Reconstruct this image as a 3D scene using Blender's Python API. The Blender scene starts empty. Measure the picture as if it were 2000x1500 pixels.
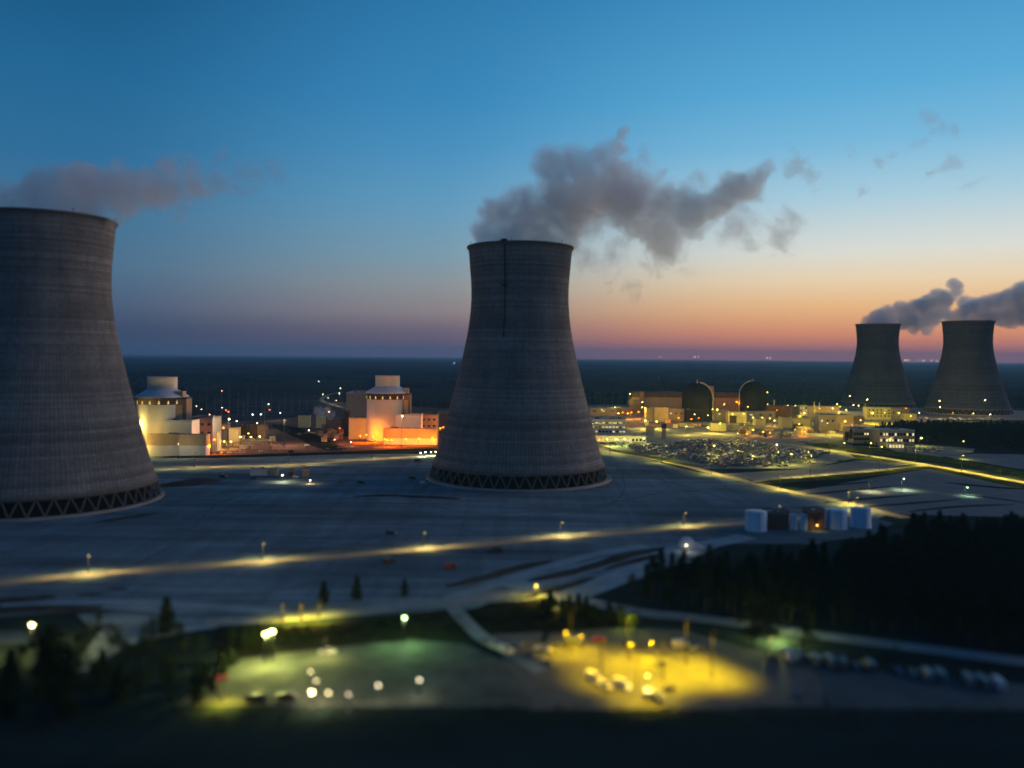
import bpy, bmesh, math, random
from mathutils import Vector, Matrix, noise

sc = bpy.context.scene
COL = sc.collection
R = math.radians
rnd = random.Random(7)

# ------------------------------------------------------------------ camera
F = 1620.0            # focal length in pixels of the 2000 px wide photograph
H = 96.7              # height of the drone above the yard
HZ = 695.1            # horizon row in the middle of the frame
ROLL = 0.009
CR, SR = math.cos(ROLL), math.sin(ROLL)
cam = bpy.data.cameras.new('camera')
cam_o = bpy.data.objects.new('camera', cam)
COL.objects.link(cam_o)
cam.sensor_width = 36.0
cam.lens = 36.0 * F / 2000.0
cam.shift_y = -(750.0 - HZ) / 2000.0
cam.clip_start = 1.0
cam.clip_end = 80000.0
cam_o.location = (0, 0, H)
cam_o.rotation_euler = (math.pi / 2, -ROLL, 0)
cam.dof.use_dof = True
cam.dof.focus_distance = 950.0
cam.dof.aperture_fstop = (cam.lens / 1000.0) / 3.3
sc.camera = cam_o

# ------------------------------------------------------------------ sky
SUN_AZ = 32.0
SKY_GAIN = 0.96
w = bpy.data.worlds.new('World')
sc.world = w
w.use_nodes = True
nt = w.node_tree
N = nt.nodes
L = nt.links


def s2l(c):
    out = []
    for v in c:
        v = v / 255.0
        out.append(v / 12.92 if v <= 0.04045 else ((v + 0.055) / 1.055) ** 2.4)
    return (*out, 1.0)


def sky_nodes():
    bg = N['Background']
    geo = N.new('ShaderNodeTexCoord')
    sep = N.new('ShaderNodeSeparateXYZ')
    L.new(geo.outputs['Generated'], sep.inputs[0])

    def ramp(stops):
        r = N.new('ShaderNodeValToRGB')
        cr = r.color_ramp
        cr.interpolation = 'EASE' if False else 'LINEAR'
        while len(cr.elements) > 1:
            cr.elements.remove(cr.elements[-1])
        for i, (y, c) in enumerate(stops):
            # y = sine of the elevation
            e = cr.elements[0] if i == 0 else cr.elements.new(min(1.0, y))
            e.position = min(1.0, y)
            e.color = s2l(c)
        L.new(sep.outputs['Z'], r.inputs[0])
        return r.outputs[0]

    def px(y):
        t = max(0.0, (695 - y) / F)
        return math.sin(math.atan(t))
    warm = ramp([(px(695), (235, 124, 114)), (px(680), (228, 126, 106)), (px(650), (250, 158, 106)), (px(600), (255, 198, 136)), (px(550), (250, 224, 184)),
                 (px(500), (232, 232, 222)), (px(400), (176, 213, 230)), (px(300), (124, 190, 226)), (px(200), (92, 174, 220)),
                 (px(0), (64, 146, 198)), (0.7, (22, 86, 142)), (1.0, (10, 64, 116))])
    mid = ramp([(px(695), (122, 98, 118)), (px(670), (118, 98, 117)), (px(645), (126, 108, 121)), (px(610), (150, 138, 140)), (px(560), (148, 154, 158)),
                (px(500), (128, 162, 180)), (px(400), (100, 160, 196)), (px(300), (76, 149, 196)), (px(200), (58, 138, 190)),
                (px(0), (44, 122, 174)), (0.7, (14, 72, 126)), (1.0, (10, 62, 114))])
    cool = ramp([(px(695), (82, 82, 104)), (px(660), (60, 74, 104)), (px(610), (76, 98, 126)), (px(540), (78, 116, 146)),
                 (px(450), (66, 118, 155)), (px(350), (46, 112, 158)), (px(200), (32, 104, 152)), (px(0), (18, 84, 130)),
                 (0.7, (8, 60, 106)), (1.0, (10, 60, 112))])
    back = ramp([(px(695), (50, 68, 96)), (px(600), (62, 82, 112)), (px(480), (68, 94, 128)), (px(300), (50, 92, 136)),
                 (px(0), (26, 78, 128)), (0.7, (8, 58, 106)), (1.0, (10, 60, 112))])

    # azimuth: cosine of the angle from the afterglow
    xy = N.new('ShaderNodeCombineXYZ')
    L.new(sep.outputs['X'], xy.inputs[0])
    L.new(sep.outputs['Y'], xy.inputs[1])
    nrm = N.new('ShaderNodeVectorMath')
    nrm.operation = 'NORMALIZE'
    L.new(xy.outputs[0], nrm.inputs[0])
    dot = N.new('ShaderNodeVectorMath')
    dot.operation = 'DOT_PRODUCT'
    L.new(nrm.outputs[0], dot.inputs[0])
    dot.inputs[1].default_value = (math.sin(R(SUN_AZ)), math.cos(R(SUN_AZ)), 0)

    def mix(a, b, lo, hi):
        m = N.new('ShaderNodeMapRange')
        m.inputs['From Min'].default_value = lo
        m.inputs['From Max'].default_value = hi
        m.interpolation_type = 'SMOOTHSTEP'
        L.new(dot.outputs['Value'], m.inputs['Value'])
        x = N.new('ShaderNodeMix')
        x.data_type = 'RGBA'
        L.new(m.outputs[0], x.inputs['Factor'])
        L.new(a, x.inputs['A'])
        L.new(b, x.inputs['B'])
        return x.outputs['Result']
    c = mix(back, cool, -0.3, 0.55)
    c = mix(c, mid, 0.50, 0.84)
    c = mix(c, warm, 0.79, 1.01)
    # a little of the physical twilight sky on top
    s = N.new('ShaderNodeTexSky')
    s.sky_type = 'NISHITA'
    s.sun_disc = False
    s.sun_elevation = R(-3.0)
    s.sun_rotation = R(SUN_AZ)
    s.altitude = 100
    add = N.new('ShaderNodeMix')
    add.data_type = 'RGBA'
    add.blend_type = 'ADD'
    add.inputs['Factor'].default_value = 0.03
    L.new(c, add.inputs['A'])
    L.new(s.outputs[0], add.inputs['B'])
    L.new(add.outputs['Result'], bg.inputs['Color'])
    bg.inputs['Strength'].default_value = SKY_GAIN


sky_nodes()

# the last afterglow from beyond the right-hand horizon
sun = bpy.data.lights.new('afterglow', 'SUN')
sun.energy = 1.15
sun.angle = R(50)
sun.color = (1.0, 0.72, 0.60)
sun_o = bpy.data.objects.new('afterglow', sun)
COL.objects.link(sun_o)
sun_o.rotation_euler = (R(83), 0, R(108))

sc.view_settings.view_transform = 'Standard'
sc.view_settings.look = 'None'
sc.view_settings.exposure = 0.0
sc.view_settings.gamma = 1.0
sc.render.engine = 'CYCLES'
cy = sc.cycles
cy.use_denoising = True
cy.max_bounces = 8
cy.diffuse_bounces = 2
cy.glossy_bounces = 2
cy.transmission_bounces = 2
cy.volume_bounces = 5
cy.adaptive_threshold = 0.02
cy.transparent_max_bounces = 8
cy.caustics_reflective = False
cy.caustics_refractive = False
cy.sample_clamp_indirect = 3.0
cy.sample_clamp_direct = 0.0
cy.volume_max_steps = 256


# ------------------------------------------------------------------ pixel <-> world
def hz(px):
    return HZ + math.tan(ROLL) * (px - 1000)


def rot(px, py):
    u, v = px - 1000.0, py - HZ
    return CR * u + SR * v, -SR * u + CR * v


def G(px, py, z=0.0):
    x, y = rot(px, py)
    d = F * (H - z) / y
    return Vector((x * d / F, d, z))


def EL(px, py, d):
    x, y = rot(px, py)
    return Vector((x * d / F, d, H - y * d / F))


# ------------------------------------------------------------------ materials
MATS = {}


def mat(name, color, rough=0.85, var=0.0, scale=0.2, spec=0.2, metal=0.0, coords='obj', stretch=None, bump=0.0):
    if name in MATS:
        return MATS[name]
    m = bpy.data.materials.new(name)
    m.use_nodes = True
    t = m.node_tree
    b = t.nodes['Principled BSDF']
    b.inputs['Roughness'].default_value = rough
    b.inputs['Specular IOR Level'].default_value = spec
    b.inputs['Metallic'].default_value = metal
    if var > 0:
        tc = t.nodes.new('ShaderNodeTexCoord') if coords == 'obj' else t.nodes.new('ShaderNodeNewGeometry')
        out = tc.outputs['Object'] if coords == 'obj' else tc.outputs['Position']
        if stretch:
            mp = t.nodes.new('ShaderNodeMapping')
            mp.inputs['Scale'].default_value = stretch
            t.links.new(out, mp.inputs[0])
            out = mp.outputs[0]
        n = t.nodes.new('ShaderNodeTexNoise')
        n.inputs['Scale'].default_value = scale
        n.inputs['Detail'].default_value = 6
        n.inputs['Roughness'].default_value = 0.65
        t.links.new(out, n.inputs['Vector'])
        r = t.nodes.new('ShaderNodeMapRange')
        r.inputs['From Min'].default_value = 0.3
        r.inputs['From Max'].default_value = 0.7
        r.inputs['To Min'].default_value = 1 - var
        r.inputs['To Max'].default_value = 1 + var
        t.links.new(n.outputs['Fac'], r.inputs['Value'])
        x = t.nodes.new('ShaderNodeVectorMath')
        x.operation = 'SCALE'
        x.inputs[0].default_value = color[:3]
        t.links.new(r.outputs[0], x.inputs['Scale'])
        t.links.new(x.outputs[0], b.inputs['Base Color'])
        if bump:
            bp = t.nodes.new('ShaderNodeBump')
            bp.inputs['Strength'].default_value = bump
            bp.inputs['Distance'].default_value = 1.0
            t.links.new(n.outputs['Fac'], bp.inputs['Height'])
            t.links.new(bp.outputs[0], b.inputs['Normal'])
    else:
        b.inputs['Base Color'].default_value = (*color[:3], 1)
    MATS[name] = m
    return m


def glow(name, color, strength):
    if name in MATS:
        return MATS[name]
    m = bpy.data.materials.new(name)
    m.use_nodes = True
    b = m.node_tree.nodes['Principled BSDF']
    b.inputs['Base Color'].default_value = (0.05, 0.05, 0.05, 1)
    b.inputs['Emission Color'].default_value = (*color, 1)
    b.inputs['Emission Strength'].default_value = strength
    MATS[name] = m
    return m


# ------------------------------------------------------------------ mesh helper
class MB:
    def __init__(self):
        self.v, self.f, self.m, self.mats, self.uv = [], [], [], [], None

    def mi(self, m):
        if m not in self.mats:
            self.mats.append(m)
        return self.mats.index(m)

    def add(self, vs, fs, m):
        k = len(self.v)
        i = self.mi(m)
        self.v += [tuple(p) for p in vs]
        for f in fs:
            self.f.append(tuple(a + k for a in f))
            self.m.append(i)

    def box(self, c, s, m, rz=0.0, taper=1.0):
        x, y, z = s[0] / 2, s[1] / 2, s[2] / 2
        vs = []
        for sz in (-1, 1):
            t = taper if sz > 0 else 1.0
            for sx, sy in ((-1, -1), (1, -1), (1, 1), (-1, 1)):
                a, b = sx * x * t, sy * y * t
                vs.append((c[0] + a * math.cos(rz) - b * math.sin(rz), c[1] + a * math.sin(rz) + b * math.cos(rz), c[2] + sz * z))
        self.add(vs, [(3, 2, 1, 0), (4, 5, 6, 7), (0, 1, 5, 4), (1, 2, 6, 5), (2, 3, 7, 6), (3, 0, 4, 7)], m)

    def tube(self, a, b, r0, r1, m, n=8):
        a, b = Vector(a), Vector(b)
        d = (b - a).normalized()
        u = d.orthogonal().normalized()
        w_ = d.cross(u)
        vs = []
        for p, r in ((a, r0), (b, r1)):
            for k in range(n):
                t = 2 * math.pi * k / n
                vs.append(p + u * (r * math.cos(t)) + w_ * (r * math.sin(t)))
        fs = [(k, (k + 1) % n, n + (k + 1) % n, n + k) for k in range(n)]
        fs += [tuple(range(n - 1, -1, -1)), tuple(range(n, 2 * n))]
        self.add(vs, fs, m)

    def lathe(self, prof, m, n=48, c=(0, 0), cap0=False, cap1=False, a0=0.0):
        k = len(self.v)
        vs, fs = [], []
        for r, z in prof:
            for i in range(n):
                t = a0 + 2 * math.pi * i / n
                vs.append((c[0] + r * math.cos(t), c[1] + r * math.sin(t), z))
        for j in range(len(prof) - 1):
            for i in range(n):
                a = j * n + i
                b = j * n + (i + 1) % n
                fs.append((a, b, b + n, a + n))
        if cap0:
            fs.append(tuple(range(n - 1, -1, -1)))
        if cap1:
            e = (len(prof) - 1) * n
            fs.append(tuple(range(e, e + n)))
        self.add(vs, fs, m)

    def ball(self, c, r, m, n=10, sq=1.0):
        prof = []
        h = n // 2
        for j in range(h + 1):
            a = -math.pi / 2 + math.pi * j / h
            prof.append((max(1e-3, r * math.cos(a)), c[2] + r * sq * math.sin(a)))
        self.lathe(prof, m, n, (c[0], c[1]))

    def mesh(self, name, smooth=False):
        me = bpy.data.meshes.new(name)
        me.from_pydata(self.v, [], self.f)
        for m in self.mats:
            me.materials.append(m)
        me.polygons.foreach_set('material_index', self.m)
        if smooth:
            me.polygons.foreach_set('use_smooth', [True] * len(me.polygons))
        me.update()
        return me

    def build(self, name, parent=None, smooth=False, loc=None):
        return link(name, self.mesh(name, smooth), parent, loc)


def link(name, me, parent=None, loc=None):
    o = bpy.data.objects.new(name, me)
    COL.objects.link(o)
    if parent is not None:
        o.parent = parent
    if loc is not None:
        o.location = loc
    return o


def tag(o, label=None, cat=None, group=None, kind=None):
    for k, v in (('label', label), ('category', cat), ('group', group), ('kind', kind)):
        if v:
            o[k] = v
    return o


def empty(name, loc=(0, 0, 0), label=None, cat=None, group=None, rz=0.0):
    o = link(name, None, None, loc)
    o.rotation_euler = (0, 0, rz)
    o.empty_display_size = 0.5
    return tag(o, label, cat, group)


def copy_tree(o, parent=None):
    c = o.copy()
    COL.objects.link(c)
    if parent is not None:
        c.parent = parent
    for ch in list(o.children):
        copy_tree(ch, c)
    return c


# ------------------------------------------------------------------ ground materials
M_ground = mat('forest_floor', (0.024, 0.038, 0.034), 0.95, 0.5, 0.012, 0.0, coords='pos', stretch=(0.35, 1, 1))
M_yard = mat('graded_gravel', (0.170, 0.225, 0.230), 0.95, 0.30, 0.030, 0.0, coords='pos', stretch=(0.28, 1.6, 1))


def wear(m, layers):
    """Multiply more noise layers (scale, stretch, low, high, from, to) into a material's base colour."""
    t = m.node_tree
    b = t.nodes['Principled BSDF']
    cur = b.inputs['Base Color'].links[0].from_socket
    g = t.nodes.new('ShaderNodeNewGeometry')
    for scale, stretch, lo, hi, f0, f1, det, rz in layers:
        mp = t.nodes.new('ShaderNodeMapping')
        mp.inputs['Scale'].default_value = stretch
        mp.inputs['Rotation'].default_value = (0, 0, rz)
        t.links.new(g.outputs['Position'], mp.inputs[0])
        n = t.nodes.new('ShaderNodeTexNoise')
        n.inputs['Scale'].default_value = scale
        n.inputs['Detail'].default_value = det
        n.inputs['Distortion'].default_value = .4
        t.links.new(mp.outputs[0], n.inputs['Vector'])
        r = t.nodes.new('ShaderNodeMapRange')
        r.inputs['From Min'].default_value = f0
        r.inputs['From Max'].default_value = f1
        r.inputs['To Min'].default_value = lo
        r.inputs['To Max'].default_value = hi
        t.links.new(n.outputs['Fac'], r.inputs['Value'])
        x = t.nodes.new('ShaderNodeVectorMath')
        x.operation = 'SCALE'
        t.links.new(cur, x.inputs[0])
        t.links.new(r.outputs[0], x.inputs['Scale'])
        cur = x.outputs[0]
    t.links.new(cur, b.inputs['Base Color'])


wear(M_yard, [(.008, (1, 1.4, 1), .72, 1.22, .35, .65, 3, .2), (.06, (.10, 2.4, 1), .80, 1.15, .38, .62, 4, .12), (.05, (2.2, .12, 1), .9, 1.08, .4, .6, 3, .5), (.5, (1, 1, 1), .88, 1.12, .35, .65, 3, 0)])
M_soil = mat('red_clay_soil', (0.17, 0.10, 0.07), 0.95, 0.35, 0.03, 0.0, coords='pos', stretch=(0.5, 1.3, 1))
M_apron = mat('plant_apron', (0.20, 0.18, 0.15), 0.9, 0.3, 0.05, 0.1, coords='pos')
M_road = mat('pale_road', (0.27, 0.235, 0.185), 0.85, 0.14, 0.06, 0.1, coords='pos')
M_asph = mat('worn_asphalt', (0.060, 0.088, 0.095), 0.85, 0.25, 0.08, 0.15, coords='pos')
M_lot = mat('car_park_surface', (0.13, 0.15, 0.155), 0.85, 0.2, 0.06, 0.1, coords='pos')
M_grass = mat('verge_grass', (0.085, 0.10, 0.022), 0.95, 0.45, 0.12, 0.0, coords='pos')
M_dark = mat('dark_scrub', (0.022, 0.024, 0.014), 0.95, 0.5, 0.10, 0.0, coords='pos')


def poly(name, pts, z, m, world=False, kind='structure'):
    ps = [Vector((p[0], p[1], z)) if world else G(p[0], p[1]) for p in pts]
    bm = bmesh.new()
    vs = [bm.verts.new((p.x, p.y, z)) for p in ps]
    es = [bm.edges.new((vs[i], vs[(i + 1) % len(vs)])) for i in range(len(vs))]
    bmesh.ops.triangle_fill(bm, use_beauty=True, edges=es)
    bmesh.ops.recalc_face_normals(bm, faces=bm.faces)
    for f in bm.faces:
        if f.normal.z < 0:
            f.normal_flip()
    me = bpy.data.meshes.new(name)
    bm.to_mesh(me)
    bm.free()
    me.materials.append(m)
    o = link(name, me)
    o['kind'] = kind
    return o


def smooth_line(pts, n=8):
    out = []
    P = [pts[0]] + list(pts) + [pts[-1]]
    for i in range(1, len(P) - 2):
        a, b, c, d = P[i - 1], P[i], P[i + 1], P[i + 2]
        for k in range(n):
            t = k / n
            out.append(0.5 * ((2 * b) + (c - a) * t + (2 * a - 5 * b + 4 * c - d) * t * t + (3 * b - a - 3 * c + d) * t ** 3))
    out.append(pts[-1])
    return out


def road(name, pts, width, z, m, kind='structure', crown=0.0):
    P = smooth_line([G(*p) for p in pts])
    mb = MB()
    vs, fs = [], []
    for i, p in enumerate(P):
        d = (P[min(i + 1, len(P) - 1)] - P[max(i - 1, 0)])
        d.z = 0
        d.normalize()
        n = Vector((-d.y, d.x, 0)) * (width / 2)
        a, b = p + n, p - n
        vs += [(a.x, a.y, z), (p.x, p.y, z + crown), (b.x, b.y, z)]
    for i in range(len(P) - 1):
        k = 3 * i
        fs += [(k, k + 1, k + 4, k + 3), (k + 1, k + 2, k + 5, k + 4)]
    mb.add(vs, [tuple(reversed(f)) for f in fs], m)
    o = mb.build(name)
    o['kind'] = kind
    return o


# ------------------------------------------------------------------ ground
BIG = 30000.0
mb = MB()
mb.add([(-BIG, -400, 0), (BIG, -400, 0), (BIG, BIG, 0), (-BIG, BIG, 0)], [(0, 1, 2, 3)], M_ground)
tag(mb.build('ground'), kind='structure')

poly('gravel_yard', [(-700, 1240), (-700, 905), (100, 893), (300, 890), (850, 886), (1180, 874), (1330, 915), (1480, 945), (1740, 1002), (1600, 1062),
                     (1420, 1062), (1255, 1130), (1080, 1165), (900, 1192), (520, 1212), (200, 1190), (0, 1205)], 0.05, M_yard)
poly('clay_ground', [(250, 893), (262, 850), (420, 800), (600, 786), (660, 786), (900, 800), (905, 878), (700, 884), (500, 888)], 0.06, M_soil)
poly('plant_apron', [(1120, 874), (1140, 792), (1480, 783), (1800, 792), (2080, 806), (2080, 822), (1830, 818), (1720, 850), (1650, 866), (1480, 858), (1200, 862)], 0.06, M_apron)
poly('switchyard_gravel', [(385, 816), (420, 778), (640, 772), (660, 782), (600, 812), (500, 826)], 0.10, mat('switchyard_stone', (0.05, 0.055, 0.06), 0.95, 0.6, 0.02, 0, coords='pos', stretch=(.4, 1, 1)))
poly('car_park', [(1168, 868), (1300, 856), (1480, 853), (1640, 872), (1670, 895), (1580, 915), (1380, 916), (1290, 902), (1235, 890)], 0.10, M_lot)
poly('empty_car_park', [(1545, 962), (1690, 936), (1812, 916), (1960, 946), (2120, 975), (2120, 1030), (1980, 1010), (1770, 1005)], 0.12, M_lot)
poly('gravel_lot', [(1400, 926), (1560, 917), (1680, 899), (1800, 904), (1690, 920), (1500, 938), (1470, 938)], 0.12, M_lot)
poly('visitor_car_park', [(1735, 876), (1800, 868), (1905, 876), (1900, 884), (1830, 894), (1760, 886)], 0.12, M_lot)
poly('blue_lot', [(1845, 892), (1905, 886), (2120, 890), (2120, 925), (1990, 916)], 0.12, M_lot)
poly('staff_yard', [(1560, 870), (1600, 856), (1665, 856), (1665, 872)], 0.12, M_asph)
poly('storage_yard', [(1075, 1238), (1200, 1226), (1330, 1230), (1440, 1262), (1600, 1298), (1610, 1380), (1280, 1382), (1120, 1360), (1050, 1290)], 0.10, mat('yard_asphalt', (0.115, 0.125, 0.115), 0.9, 0.2, 0.12, 0.1, coords='pos'))
poly('lower_lot', [(345, 1378), (395, 1340), (470, 1288), (560, 1274), (800, 1250), (905, 1258), (985, 1290), (1040, 1372), (1030, 1382), (620, 1380)], 0.10, mat('lot_concrete', (0.085, 0.10, 0.085), 0.9, 0.35, 0.10, 0.1, coords='pos'))
poly('lorry_park', [(1590, 1302), (2100, 1345), (2100, 1388), (1620, 1384)], 0.13, M_asph)
poly('lower_asphalt', [(960, 1240), (1060, 1235), (1050, 1290), (1120, 1345), (1300, 1385), (1440, 1375), (1440, 1386), (1030, 1386), (1040, 1372), (985, 1290)], 0.08, MATS['yard_asphalt'])
poly('tank_pad', [(1380, 1062), (1455, 1018), (1700, 1010), (1745, 1022), (1700, 1048), (1560, 1062)], 0.12, mat('tank_pad_gravel', (0.11, 0.17, 0.18), 0.95, 0.25, 0.1, 0, coords='pos'))

poly('gravel_yard', [(150, 1200), (230, 1196), (420, 1206), (430, 1224), (330, 1236), (250, 1262), (190, 1300), (150, 1296), (190, 1240)], 0.07, M_yard)
poly('gravel_yard', [(-80, 1236), (40, 1232), (78, 1244), (60, 1256), (-80, 1262)], 0.07, M_asph)
TG = mat('track_gravel', (0.26, 0.35, 0.36), 0.95, 0.2, 0.05, 0, coords='pos')
for pts, wd in (([(860, 1178), (940, 1150), (1040, 1118), (1150, 1086), (1260, 1066)], 8), ([(1110, 1166), (1180, 1140), (1250, 1112), (1330, 1092)], 14), ([(420, 1222), (330, 1236), (230, 1262), (150, 1310)], 6), ([(560, 1196), (420, 1186), (250, 1176), (0, 1186)], 7)):
    road('track', pts, wd, 0.15 + wd * .002, TG)
# roads
road('road', [(-260, 1166), (-60, 1149), (0, 1140), (250, 1117), (520, 1098), (830, 1073), (1110, 1050), (1350, 1031), (1480, 1020), (1600, 1010), (1700, 1003)], 9, 0.20, M_road)
road('road', [(60, 918), (300, 913), (480, 911), (640, 904), (800, 893), (900, 888)], 12, 0.20, M_road)
road('road', [(1120, 868), (1180, 881), (1250, 892), (1330, 908), (1400, 926), (1530, 958), (1620, 975), (1720, 1000), (1770, 1012)], 10, 0.20, M_road)
road('road', [(1470, 942), (1560, 932), (1700, 920), (1812, 909)], 9, 0.20, M_road)
road('road', [(1470, 862), (1540, 869), (1620, 880), (1700, 891), (1830, 912), (1960, 936), (2040, 950), (2150, 970)], 11, 0.22, M_road)
road('road', [(1560, 868), (1700, 874), (1840, 884)], 7, 0.2, M_road)
road('road', [(400, 1216), (500, 1211), (640, 1200), (800, 1184), (900, 1172), (1010, 1160), (1090, 1163), (1170, 1180), (1260, 1198), (1400, 1212), (1560, 1236), (1760, 1262), (1960, 1288), (2100, 1305)], 9, 0.20, mat('weathered_road', (0.25, 0.29, 0.28), 0.9, 0.25, 0.1, 0.1, coords='pos'))
road('road', [(880, 1180), (905, 1210), (945, 1248), (1000, 1276), (1060, 1312)], 6, 0.22, mat('weathered_road', (0.2, 0.2, 0.2)))
road('track', [(1000, 1150), (1080, 1128), (1180, 1100), (1280, 1080), (1400, 1060), (1460, 1048)], 13, 0.16, mat('track_gravel', (0.26, 0.35, 0.36), 0.95, 0.2, 0.05, 0, coords='pos'))
for pts in ([(320, 985), (480, 960), (640, 955), (760, 985), (900, 1010), (1100, 1000), (1300, 960)], [(0, 1080), (200, 1040), (420, 1010), (620, 1000), (800, 1020), (1000, 1050)],
            [(250, 1110), (360, 1050), (420, 990), (520, 950), (560, 935)], [(1200, 905), (1220, 950), (1180, 990), (1060, 1010), (900, 1000), (760, 960)], [(640, 1085), (760, 1040), (960, 1005), (1240, 990), (1440, 1000)],
            [(1000, 1140), (900, 1120), (700, 1130), (480, 1160), (200, 1170)], [(1220, 920), (1300, 940), (1420, 975), (1500, 1000)], [(420, 925), (560, 950), (700, 930), (820, 915)]):
    for d in (-1.0, 1.0):
        road('track', [(x, y + d * (y - 695) / 330) for x, y in pts], .9, .09 + d * .005, mat('wheel_rut', (0.125, 0.172, 0.178), .95, .5, .15, 0, coords='pos'))
road('road', [(676, 799), (650, 790), (628, 782), (640, 772), (668, 766)], 9, 0.2, M_road)
road('road', [(420, 826), (520, 822), (600, 816), (700, 813), (880, 806)], 12, 0.2, M_asph)


# low banks and grass strips
def bank(name, pts, width, height, m, kind='structure'):
    P = smooth_line([G(*p) for p in pts], 6)
    mb = MB()
    vs, fs = [], []
    prof = [(-.5, -.05), (-.22, .8), (.05, 1), (.25, .75), (.5, -.05)]
    for i, p in enumerate(P):
        d = (P[min(i + 1, len(P) - 1)] - P[max(i - 1, 0)])
        d.z = 0
        d.normalize()
        n = Vector((-d.y, d.x, 0))
        e = min(1.0, min(i, len(P) - 1 - i) / 4.0 + 0.05)
        for a, h in prof:
            q = p + n * (a * width * (0.4 + 0.6 * e) * (1 + .25 * noise.noise(p * .07)))
            vs.append((q.x, q.y, 0.06 + h * height * e * (1 + .4 * noise.noise(q * .11))))
    for i in range(len(P) - 1):
        for j in range(4):
            k = 5 * i + j
            fs.append((k, k + 5, k + 6, k + 1))
    mb.add(vs, fs, m)
    o = mb.build(name, smooth=True)
    o['kind'] = kind
    return o


M_bank = mat('earth_bank', (0.055, 0.055, 0.046), 0.95, 0.5, 0.12, 0, coords='pos')
for pts, wd, hh, m in [
    ([(300, 893), (450, 892), (620, 887), (780, 881), (860, 877)], 16, 1.6, M_dark),
    ([(540, 829), (575, 842), (620, 862), (655, 880)], 30, 1.0, M_dark),
    ([(1186, 879), (1225, 885), (1262, 891), (1320, 904), (1372, 913)], 13, 0.8, M_grass),
    ([(1470, 944), (1560, 938), (1690, 927), (1800, 915), (1836, 918), (1910, 933), (1990, 952)], 14, 1.4, M_grass),
    ([(1575, 866), (1640, 876), (1720, 885), (1800, 894), (1860, 903)], 26, 3.0, M_grass),
    ([(1830, 898), (1900, 908), (1990, 925), (2080, 942)], 20, 2.0, M_grass),
    ([(1650, 893), (1720, 901), (1800, 909)], 8, 0.6, M_grass),
    ([(1560, 968), (1660, 958), (1760, 948)], 5, 0.5, M_dark),
    ([(1610, 982), (1700, 974), (1800, 966)], 5, 0.5, M_dark),
    ([(1590, 952), (1660, 945), (1720, 940)], 4, 0.5, M_dark),
    ([(1660, 992), (1760, 985), (1880, 975)], 5, 0.5, M_dark),
    ([(1840, 942), (1920, 950), (2000, 955), (2080, 950)], 8, 0.6, M_dark),
    ([(1850, 965), (1930, 972), (2020, 985)], 5, 0.5, M_dark),
    ([(1770, 1000), (1870, 990), (1990, 985)], 5, 0.5, M_dark),
    ([(870, 1146), (950, 1128), (1020, 1108), (1080, 1096)], 7, 1.0, M_bank),
    ([(1030, 1136), (1110, 1120), (1170, 1103), (1230, 1085), (1300, 1070)], 8, 1.2, M_bank),
    ([(1180, 1112), (1230, 1098), (1300, 1080)], 5, 0.8, M_bank),
    ([(-100, 1178), (0, 1174), (60, 1170), (110, 1165)], 8, 1.0, M_bank),
    ([(150, 1162), (200, 1161)], 5, 0.8, M_bank),
    ([(210, 1150), (250, 1150)], 4, 0.6, M_bank),
    ([(-60, 1192), (80, 1190), (200, 1186)], 10, 1.0, M_bank),
    ([(1020, 1168), (1100, 1148), (1160, 1128)], 6, 0.8, M_bank),
    ([(310, 950), (370, 944), (420, 936)], 26, 2.2, mat('reddish_spoil', (0.10, 0.065, 0.055), 0.95, 0.4, 0.15, 0, coords='pos')),
    ([(180, 1022), (250, 1012), (310, 1002)], 6, 1.0, M_bank),
    ([(690, 970), (760, 968), (850, 972), (900, 974)], 8, 0.5, M_bank),
]:
    bank('embankment' if m is not M_grass else 'grass_verge', pts, wd, hh, m)
poly('scrub_island', [(915, 1196), (955, 1178), (1060, 1172), (1140, 1188), (1245, 1206), (1235, 1226), (1090, 1232), (960, 1238), (920, 1218)], 0.14, M_dark)
poly('scrub_bank', [(420, 1228), (560, 1226), (760, 1206), (880, 1190), (915, 1216), (940, 1246), (800, 1248), (560, 1274), (470, 1288), (410, 1262)], 0.14, M_dark)

# ------------------------------------------------------------------ cooling towers
PROFILE = [(11.5, 67.9), (16, 66.4), (21, 64.9), (29, 62.4), (37.4, 60.1), (46, 57.7), (53.8, 55.7), (62, 53.6), (70.1, 51.5), (78, 49.5), (86.5, 47.4), (94, 45.6),
           (102.8, 43.8), (111, 42.1), (119.2, 40.7), (127.3, 39.7), (135, 39.05), (142, 38.75), (148, 38.75), (153, 38.95), (160, 39.4), (167, 40.0), (173, 40.5), (178, 40.9), (181, 41.4), (183, 41.6)]


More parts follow.
